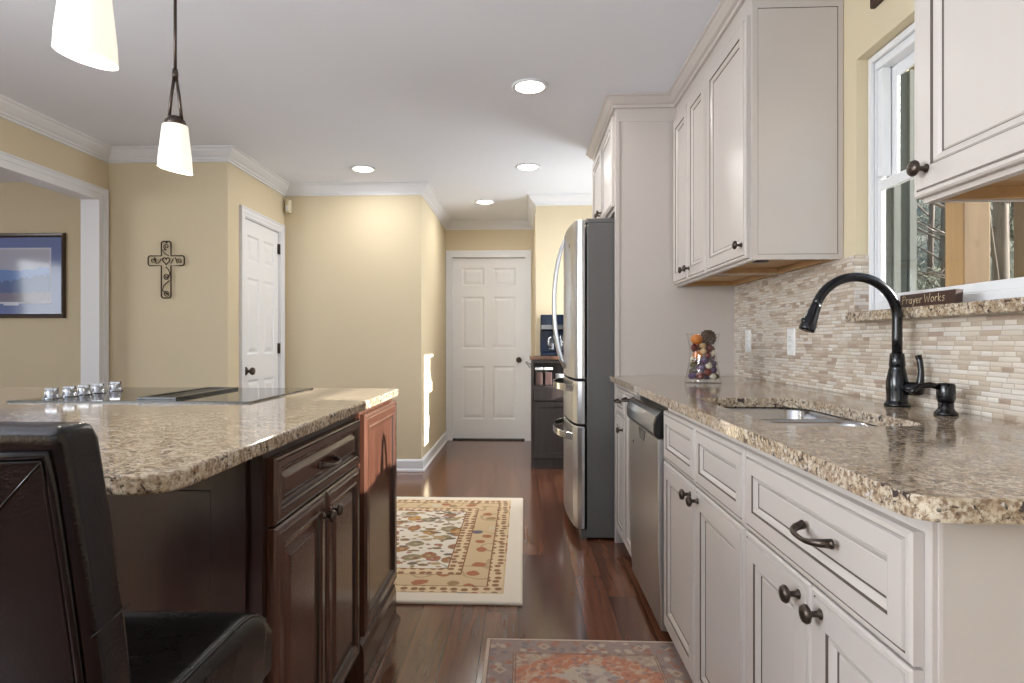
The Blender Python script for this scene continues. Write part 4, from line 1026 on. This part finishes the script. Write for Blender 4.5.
# ------------------------------------------------------------------ leather stool
SXR, SXL = -0.412, -0.880
t = thing('counter_stool', (-0.637, 0.76, 0), 'dark brown leather counter stool pulled up to the island end', 'stool')
def rrect(w, h, r, n=5):
    out = []
    for cx, cy, a0 in ((w / 2 - r, h / 2 - r, 0), (-w / 2 + r, h / 2 - r, PI / 2), (-w / 2 + r, -h / 2 + r, PI), (w / 2 - r, -h / 2 + r, 1.5 * PI)):
        for k in range(n + 1): q = a0 + PI / 2 * k / n; out.append((cx + r * math.cos(q), cy + r * math.sin(q)))
    return out
# reclined back: loops stacked along its height
BT, BB = 1.019, 0.575; TH = 0.054
def back_y(z): return 0.655 - 0.070 * ((z - BB) / (BT - BB)) ** 1.25     # mid-thickness
m = MB(); loops = []; nz = 14; BXR = -0.440; xm = (BXR + SXL) / 2; wd = BXR - SXL
for k in range(nz + 1):
    z = BB + (BT - 0.018 - BB) * k / nz; y = back_y(z)
    loops.append([(xm + px, y + py, z) for px, py in rrect(wd + 0.006 * math.sin(PI * k / nz), TH, 0.011)])
for ins, dz in ((0.001, 0.008), (0.004, 0.014), (0.010, 0.018), (0.022, 0.019)):
    loops.append([(xm + px, back_y(BT) + py, BT - 0.018 + dz) for px, py in rrect(wd - 2 * ins, TH - 2 * ins, max(0.011 - ins, 0.003))])
for L in loops:
    for i, p in enumerate(L):
        dip = 0.013 * max(0.0, (p[2] - 0.9) / 0.127) * (1 - ((p[0] - xm) / (wd / 2)) ** 2); L[i] = (p[0], p[1], p[2] - dip)
m.loft(loops, True); bk = m.build('backrest', M['leather'], t)
# welted rear face: inset border piping and the crossing seams
m = MB(); ry = lambda z: back_y(z) - TH / 2 - 0.0015
bx0, bx1, bz0, bz1 = SXL + 0.016, BXR - 0.016, 0.60, 0.992
pp = []
for k in range(9): pp.append((bx0 + (bx1 - bx0) * k / 8, ry(bz1), bz1 - 0.006 * (1 - (2 * k / 8 - 1) ** 2)))
for k in range(1, 12): z = bz1 - (bz1 - bz0) * k / 12; pp.append((bx1, ry(z), z))
for k in range(9): pp.append((bx1 - (bx1 - bx0) * k / 8, ry(bz0), bz0))
for k in range(1, 12): z = bz0 + (bz1 - bz0) * k / 12; pp.append((bx0, ry(z), z))
m.tube(pp, 0.0045, 8, closed=True)
pp2 = [(x * 0.965 + xm * 0.035, ry(z * 0.965 + 0.79 * 0.035) , z * 0.965 + 0.79 * 0.035) for x, y, z in pp]
m.tube(pp2, 0.0022, 6, closed=True)
m.build('welt', M['leather'], bk)
m = MB()
for xa_, xb_ in ((bx0, bx1), (bx1, bx0)):
    m.tube([(xa_ + (xb_ - xa_) * k / 10, ry(bz0 + (bz1 - bz0) * k / 10) + 0.0008, bz0 + (bz1 - bz0) * k / 10) for k in range(11)], 0.0012, 6)
m.build('seam', M['leather'], bk)
# side seams of the border
m = MB()
for z in (0.80,): m.tube([(BXR + 0.0020, back_y(z) - 0.030, z), (BXR + 0.0030, back_y(z), z + 0.004), (BXR + 0.0020, back_y(z) + 0.030, z + 0.010)], 0.0012, 6)
m.build('side_seam', M['leather'], bk)
# crowned seat
xm = (SXR + SXL) / 2; wd = SXR - SXL
m = MB(); loops = []
ys_, ye_ = 0.640, 0.972
for k in range(13):
    s = k / 12; y = ys_ + (ye_ - ys_) * s; fr = max(0, (s - 0.72) / 0.28)
    zt = 0.680 - 0.034 * fr ** 2.6; hh = zt - 0.545 + 0.03 * fr ** 2
    zt += 0.0
    loop = []
    for px, pz in rrect(wd, max(zt - 0.550, 0.05), 0.022, 5):
        crown_ = 0.016 * (1 - (2 * px / wd) ** 2) if pz > 0 else 0
        loop.append((xm + px, y, (zt + 0.550) / 2 + pz + crown_))
    loops.append(loop)
m.loft(loops, True); st = m.build('seat', M['leather2'], t)
m = MB(); m.tube([(SXR - 0.011, ys_ + (ye_ - ys_) * k / 12, 0.6785 - 0.034 * max(0, (k / 12 - 0.72) / 0.28) ** 2.6) for k in range(13)], 0.0032, 8)
m.build('welt', M['leather2'], st); m = MB(); m.tube([(SXL + 0.011, ys_ + (ye_ - ys_) * k / 12, 0.6785 - 0.034 * max(0, (k / 12 - 0.72) / 0.28) ** 2.6) for k in range(13)], 0.0032, 8)
m.build('welt', M['leather2'], st)
for x in (SXL + 0.030, SXR - 0.030):
    for y, lean in ((0.660, -0.03), (0.945, 0.015)):
        m = MB(); h = 0.021
        m.loft([[(x - h, y - h, 0.555), (x + h, y - h, 0.555), (x + h, y + h, 0.555), (x - h, y + h, 0.555)], [(x - h * .7, y - h * .7 + lean, 0), (x + h * .7, y - h * .7 + lean, 0), (x + h * .7, y + h * .7 + lean, 0), (x - h * .7, y + h * .7 + lean, 0)]], True, 0, False, False)
        m.build('leg', M['chairwood'], t, 0.002)
m = MB(); m.box(SXL + 0.03, SXR - 0.03, 0.937, 0.957, 0.22, 0.245); m.box(SXL + 0.022, SXL + 0.040, 0.65, 0.95, 0.28, 0.30); m.box(SXR - 0.040, SXR - 0.022, 0.65, 0.95, 0.28, 0.30); m.build('stretcher', M['chairwood'], t, 0.002)

# ------------------------------------------------------------------ pendants and ceiling lights
def pendant(x, y, zb, label):
    t = thing('pendant_lamp', (x, y, zb), label, 'lamp', 'pendants over the island')
    r0, r1, hgt, slant = 0.0570, 0.042, 0.158, 0.011
    m = MB(); seg = 32; ax = lambda q: slant * -math.cos(q)   # lower on +X
    def lp(r, z, k): return [(x + r * math.cos(2 * PI * j / seg), y + r * math.sin(2 * PI * j / seg), z + k * ax(2 * PI * j / seg)) for j in range(seg)]
    m.loft([lp(r0, zb, 1), lp(0.0548, zb + hgt * 0.25, 0.75), lp(0.0505, zb + hgt * 0.5, 0.5), lp(0.0462, zb + hgt * 0.75, 0.25), lp(r1, zb + hgt, 0), lp(0.020, zb + hgt + 0.004, 0)], False)
    m.loft([lp(r0, zb, 1), lp(r0 - 0.004, zb + 0.0005, 1), lp(0.0508, zb + hgt * 0.25, 0.75), lp(0.038, zb + hgt * 0.97, 0)], False)
    m.build('shade', M['shade'], t)['label'] = 'lit frosted white glass shade'
    m = MB(); m.lathe([(0, 0), (0.010, 0.002), (0.026, 0.020), (0.030, 0.042), (0.022, 0.065), (0.012, 0.085), (0, 0.09)], (x, y, zb + 0.035), (0, 0, 1), 18); m.build('bulb', M['bulb'], t)
    zt = zb + hgt
    m = MB(); m.lathe([(0, 0.0), (0.034, 0.0), (0.036, 0.006), (0.034, 0.018), (0.026, 0.022), (0.024, 0.030), (0, 0.032)], (x, y, zt + 0.002), (0, 0, 1), 22)
    for s in (-1, 1): m.tube([(x + s * 0.024, y, zt + 0.022), (x + s * 0.014, y, zt + 0.110), (x + s * 0.003, y, zt + 0.185)], [0.006, 0.0055, 0.0055], 10)
    m.lathe([(0, 0), (0.010, 0), (0.011, 0.010), (0.009, 0.030), (0, 0.030)], (x, y, zt + 0.175), (0, 0, 1), 14)
    m.build('holder', M['bronze'], t)
    m = MB(); m.lathe([(0.0055, zt + 0.195), (0.0055, CEIL - 0.02)], (x, y, 0), (0, 0, 1), 12); m.build('rod', M['bronze'], t)
    m = MB(); m.lathe([(0, 0), (0.030, 0.001), (0.060, 0.012), (0.062, 0.022), (0, 0.022)], (x, y, CEIL - 0.0225), (0, 0, 1), 24); m.build('canopy', M['bronze'], t)
    l = light('pendant_light', 'POINT', (x, y, zb - 0.03), 3.0, (1.0, 0.90, 0.76), shadow_soft_size=0.04)
pendant(-0.897, 1.205, 1.682, 'larger looking lit pendant cut by the top edge, above the stool')
pendant(-1.255, 2.130, 1.717, 'smaller looking lit pendant with full forked stem, above the far end of the cooktop')
for x, y, lab in ((0.031, 3.165, 'round recessed ceiling light nearest the wall cabinets'), (-1.241, 4.623, 'round recessed ceiling light in front of the closet door wall'),
                  (0.030, 4.620, 'round recessed ceiling light in front of the refrigerator end'), (-0.372, 5.759, 'round recessed ceiling light in the hallway by the far door')):
    t = thing('ceiling_light', (x, y, CEIL - 0.003), lab, 'light', 'recessed ceiling lights')
    m = MB(); m.lathe([(0.072, -0.0005), (0.096, -0.0005), (0.096, -0.005), (0.088, -0.010), (0.076, -0.007)], (x, y, CEIL), (0, 0, 1), 36, cap=False); m.build('trim_ring', M['trim'], t)
    m = MB(); m.lathe([(0, -0.002), (0.0775, -0.002), (0.0775, -0.006), (0, -0.007)], (x, y, CEIL), (0, 0, 1), 36); m.build('lens', M['lens'], t)
    light('ceiling_spot', 'AREA', (x, y, CEIL - 0.012), 6.0, (1.0, 0.975, 0.94), (0, 0, -1), shape='DISK', size=0.15)

# ------------------------------------------------------------------ sideboard nook
t = thing('sideboard', (0.42, 5.34, 0), 'dark brown wooden sideboard with an open shelf behind the refrigerator', 'sideboard')
ya, yb = 5.235, 5.530; xa, xb = 0.062, 0.80
m = MB()
m.box(xa, xa + 0.022, ya, yb, 0.0, 0.942); m.box(xb - 0.022, xb, ya, yb, 0.0, 0.942); m.box(xa, xb, yb - 0.015, yb, 0.06, 0.942)
m.box(xa + 0.022, xb - 0.022, ya + 0.004, yb - 0.015, 0.700, 0.718); m.box(xa + 0.022, xb - 0.022, ya + 0.002, yb - 0.015, 0.915, 0.942); m.box(xa + 0.022, xb - 0.022, ya + 0.004, yb - 0.015, 0.06, 0.09)
m.box(xa, xb, ya + 0.008, yb - 0.02, 0.0, 0.06)
m.build('body', M['espresso'], t, 0.002)
m = MB(); m.box(xa - 0.012, xb + 0.012, ya - 0.018, yb, 0.943, 0.972); m.build('top', M['walnuttop'], t, 0.003)
m = MB(); m.rings(face_my(ya + 0.004), xa + 0.024, xb - 0.024, 0.588, 0.697, [(0, 0, 0), (0, 0.014, 0), (0.003, 0.017, 0)]); m.build('drawer_front', M['espresso'], t)
for a, b in ((xa + 0.024, 0.430), (0.432, xb - 0.024)):
    m = MB(); m.rings(face_my(ya + 0.004), a, b, 0.095, 0.582, [(0, 0, 0), (0, 0.016, 0), (0.045, 0.016, 0), (0.049, 0.008, 0), (0.055, 0.008, 0)]); m.build('cabinet_door', M['espresso'], t)
m = MB(); m.tube([(xa - 0.001, 5.28, 0.895), (xa - 0.040, 5.29, 0.925), (xa - 0.044, 5.32, 0.915), (xa - 0.010, 5.35, 0.870), (xa - 0.001, 5.35, 0.880)], 0.003, 6); m.build('towel_hook', M['black'], t)
def jar(x, y, z, label):
    t = thing('storage_jar', (x, y, z), label, 'jar', 'jars in the sideboard shelf')
    m = MB(); m.prism(slab([(x - 0.034, y - 0.034, 0.008), (x + 0.034, y - 0.034, 0.008), (x + 0.034, y + 0.034, 0.008), (x - 0.034, y + 0.034, 0.008)], 0, 0, 0, 3), 'z', z, z + 0.135); m.build('jar_body', M['jarglass'], t)
    m = MB(); m.box(x - 0.030, x + 0.030, y - 0.030, y + 0.030, z + 0.004, z + 0.112); m.build('contents', M['coffeefill'], t, 0.004)
    m = MB(); m.box(x - 0.036, x + 0.036, y - 0.036, y + 0.036, z + 0.136, z + 0.156); m.build('lid', M['plate'], t, 0.003)
jar(0.130, 5.282, 0.7185, 'white lidded jar of brown grounds at the outer end of the sideboard shelf')
jar(0.212, 5.282, 0.7185, 'white lidded jar of brown grounds between the other jar and the mug')
t = thing('mug', (0.318, 5.295, 0.7185), 'pale grey mug on the sideboard shelf beside the jars', 'mug')
m = MB(); m.lathe([(0, 0), (0.036, 0), (0.040, 0.004), (0.045, 0.10), (0.042, 0.10), (0.038, 0.008), (0, 0.006)], (0.318, 5.295, 0.7185), (0, 0, 1), 24, cap=False); m.build('cup', M['mug'], t)
m = MB(); m.tube([(0.360, 5.295, 0.80), (0.385, 5.295, 0.795), (0.390, 5.295, 0.765), (0.378, 5.295, 0.742), (0.356, 5.295, 0.740)], 0.005, 8); m.build('handle', M['mug'], t)
t = thing('coffee_maker', (0.27, 5.36, 0.972), 'blue black coffee maker on top of the sideboard', 'coffee maker')
m = MB(); m.box(0.145, 0.400, 5.29, 5.50, 0.973, 1.005); m.box(0.145, 0.400, 5.42, 5.50, 1.005, 1.20); m.box(0.145, 0.400, 5.29, 5.50, 1.20, 1.335); m.build('housing', M['coffee_blue'], t, 0.006)
m = MB(); m.box(0.150, 0.395, 5.282, 5.2905, 1.205, 1.245); m.build('trim_band', M['chrome'], t, 0.002)
m = MB(); m.lathe([(0, 0), (0.058, 0), (0.070, 0.03), (0.070, 0.09), (0.055, 0.135), (0.057, 0.150), (0, 0.150)], (0.290, 5.350, 1.006), (0, 0, 1), 22); cf = m.build('carafe', M['jarglass'], t)
m = MB(); m.tube([(0.245, 5.315, 1.145), (0.215, 5.300, 1.13), (0.210, 5.300, 1.08), (0.232, 5.315, 1.04)], 0.008, 8); m.build('carafe_handle', M['chrome'], cf)

# ------------------------------------------------------------------ rugs
def rug(name, x0, x1, y0, y1, h, kind, label):
    hx, hy = (x1 - x0) / 2, (y1 - y0) / 2
    m = MB(); nx, ny = 24, 24
    r = min(h * 0.9, 0.012)
    def rr2(ins, z):
        return [(x0 + ins, y0 + ins, z), (x1 - ins, y0 + ins, z), (x1 - ins, y1 - ins, z), (x0 + ins, y1 - ins, z)]
    L = [rr2(0.003, 0.0005), rr2(0, h * 0.35), rr2(0.001, h * 0.7), rr2(r * 0.5, h * 0.95), rr2(r, h)]
    m.loft(L, True, 0, False, False)
    o = m.build(name, rug_mat(name + '_weave', hx, hy, kind))
    return tag(o, label, 'rug')
rug('area_rug', -1.25, -0.006, 2.515, 4.205, 0.016, 'cream', 'cream and gold floral area rug with a thick pale edge behind the island')
rug('runner_rug', -0.137, 0.560, 1.40, 2.232, 0.006, 'rust', 'faded rust medallion rug in front of the sink cabinet')

# ------------------------------------------------------------------ outside the window
m = MB(); bm = m.bm; nx, ny = 60, 60
def gh(x, y):
    return max(-0.25, (x * 0.55 + y * 0.80 - 7.2) * 0.42) + 0.10 * math.sin(x * 1.7 + y) + 0.06 * math.sin(3.1 * y - 1.3 * x) - 0.15
V = [[bm.verts.new((1.32 + 26 * i / nx, -8 + 34 * j / ny, gh(1.32 + 26 * i / nx, -8 + 34 * j / ny))) for j in range(ny + 1)] for i in range(nx + 1)]
for i in range(nx):
    for j in range(ny): bm.faces.new([V[i][j], V[i + 1][j], V[i + 1][j + 1], V[i][j + 1]])
struct('ground_hill', m, M['hill'], smooth=True)
for x, y, wdt, lab in ((2.10, 2.955, 0.062, 'wide tan cedar porch post just outside the window'), (4.60, 5.72, 0.07, 'slimmer tan cedar porch post farther out past the tree')):
    t = thing('porch_post', (x, y, 0), lab, 'post', 'porch posts')
    m = MB(); m.box(x - wdt, x + wdt, y - wdt, y + wdt, gh(x, y) - 0.1, 2.72); m.build('shaft', M['post'], t, 0.006)
    m = MB(); m.box(x - wdt - 0.02, x + wdt + 0.02, y - wdt - 0.02, y + wdt + 0.02, 0.0, 0.12); m.build('base', M['post'], t, 0.004)
m = MB(); m.box(1.32, 2.4, 2.70, 5.9, 2.72, 2.80); tag(m.build('porch_roof', M['soffit']), 'beige porch soffit outside above the window', 'roof')
m = MB(); m.box(2.02, 2.18, 2.60, 5.9, 2.50, 2.719); tag(m.build('porch_beam', M['post']), 'tan porch beam carried by the wide post', 'beam')
rnd = random.Random(3)
spots = [(5.1, 6.75, 0.075), (6.2, 9.2, 0.05), (7.6, 11.3, 0.06), (8.6, 12.2, 0.045), (7.3, 9.6, 0.05), (9.4, 12.0, 0.06), (6.7, 10.3, 0.04), (10.5, 15.5, 0.08)]
names = ['dark slim tree trunk between the two porch posts', 'bare young tree on the slope behind the wide post', 'bare tree part way up the leafy slope', 'thin grey tree higher on the slope', 'bare tree beside the slimmer post', 'grey tree upslope of the slimmer post', 'thinnest bare sapling on the slope', 'large bare tree at the top of the slope']
for (x, y, r), lab in zip(spots, names):
    t = thing('tree', (x, y, gh(x, y)), lab, 'tree', 'bare trees on the slope')
    m = MB(); g = gh(x, y); m.tube([(x, y, g - 0.1), (x + 0.05, y, g + 1.5), (x + 0.12, y + 0.1, g + 3.5), (x + 0.1, y + 0.2, g + 6.0)], [r * 1.25, r, r * 0.8, r * 0.5], 8); m.build('trunk', M['bark'], t)
    m = MB()
    for k in range(18):
        z = g + 0.8 + k * 0.28; a = rnd.uniform(0, 2 * PI); L = rnd.uniform(0.8, 1.9)
        p0 = Vector((x + 0.03 * k / 4, y, z)); p1 = p0 + Vector((math.cos(a) * L * 0.5, math.sin(a) * L * 0.5, L * 0.35)); p2 = p0 + Vector((math.cos(a) * L, math.sin(a) * L, L * 0.55))
        m.tube([p0, p1, p2], [r * 0.32, r * 0.2, r * 0.07], 5)
        for q in range(3):
            p3 = p1.lerp(p2, q / 3); a2 = a + rnd.uniform(-1, 1)
            m.tube([p3, p3 + Vector((math.cos(a2) * 0.4, math.sin(a2) * 0.4, rnd.uniform(-0.1, 0.35)))], [r * 0.13, r * 0.04], 4)
    m.build('branches', M['bark'], t)
# tangled undergrowth
m = MB()
for k in range(900):
    y = rnd.uniform(7.0, 17); x = y * rnd.uniform(0.60, 0.86); g = gh(x, y); a = rnd.uniform(0, 2 * PI); L = rnd.uniform(0.35, 1.0)
    p = Vector((x, y, g)); m.tube([p, p + Vector((math.cos(a) * L * 0.3, math.sin(a) * L * 0.3, L * 0.6)), p + Vector((math.cos(a) * L * 0.8, math.sin(a) * L * 0.8, L * 0.8))], [0.010, 0.008, 0.004], 4)
ug = m.build('undergrowth', M['brush']); tag(ug, 'pale grey green tangled undergrowth covering the slope', 'undergrowth', kind='stuff')
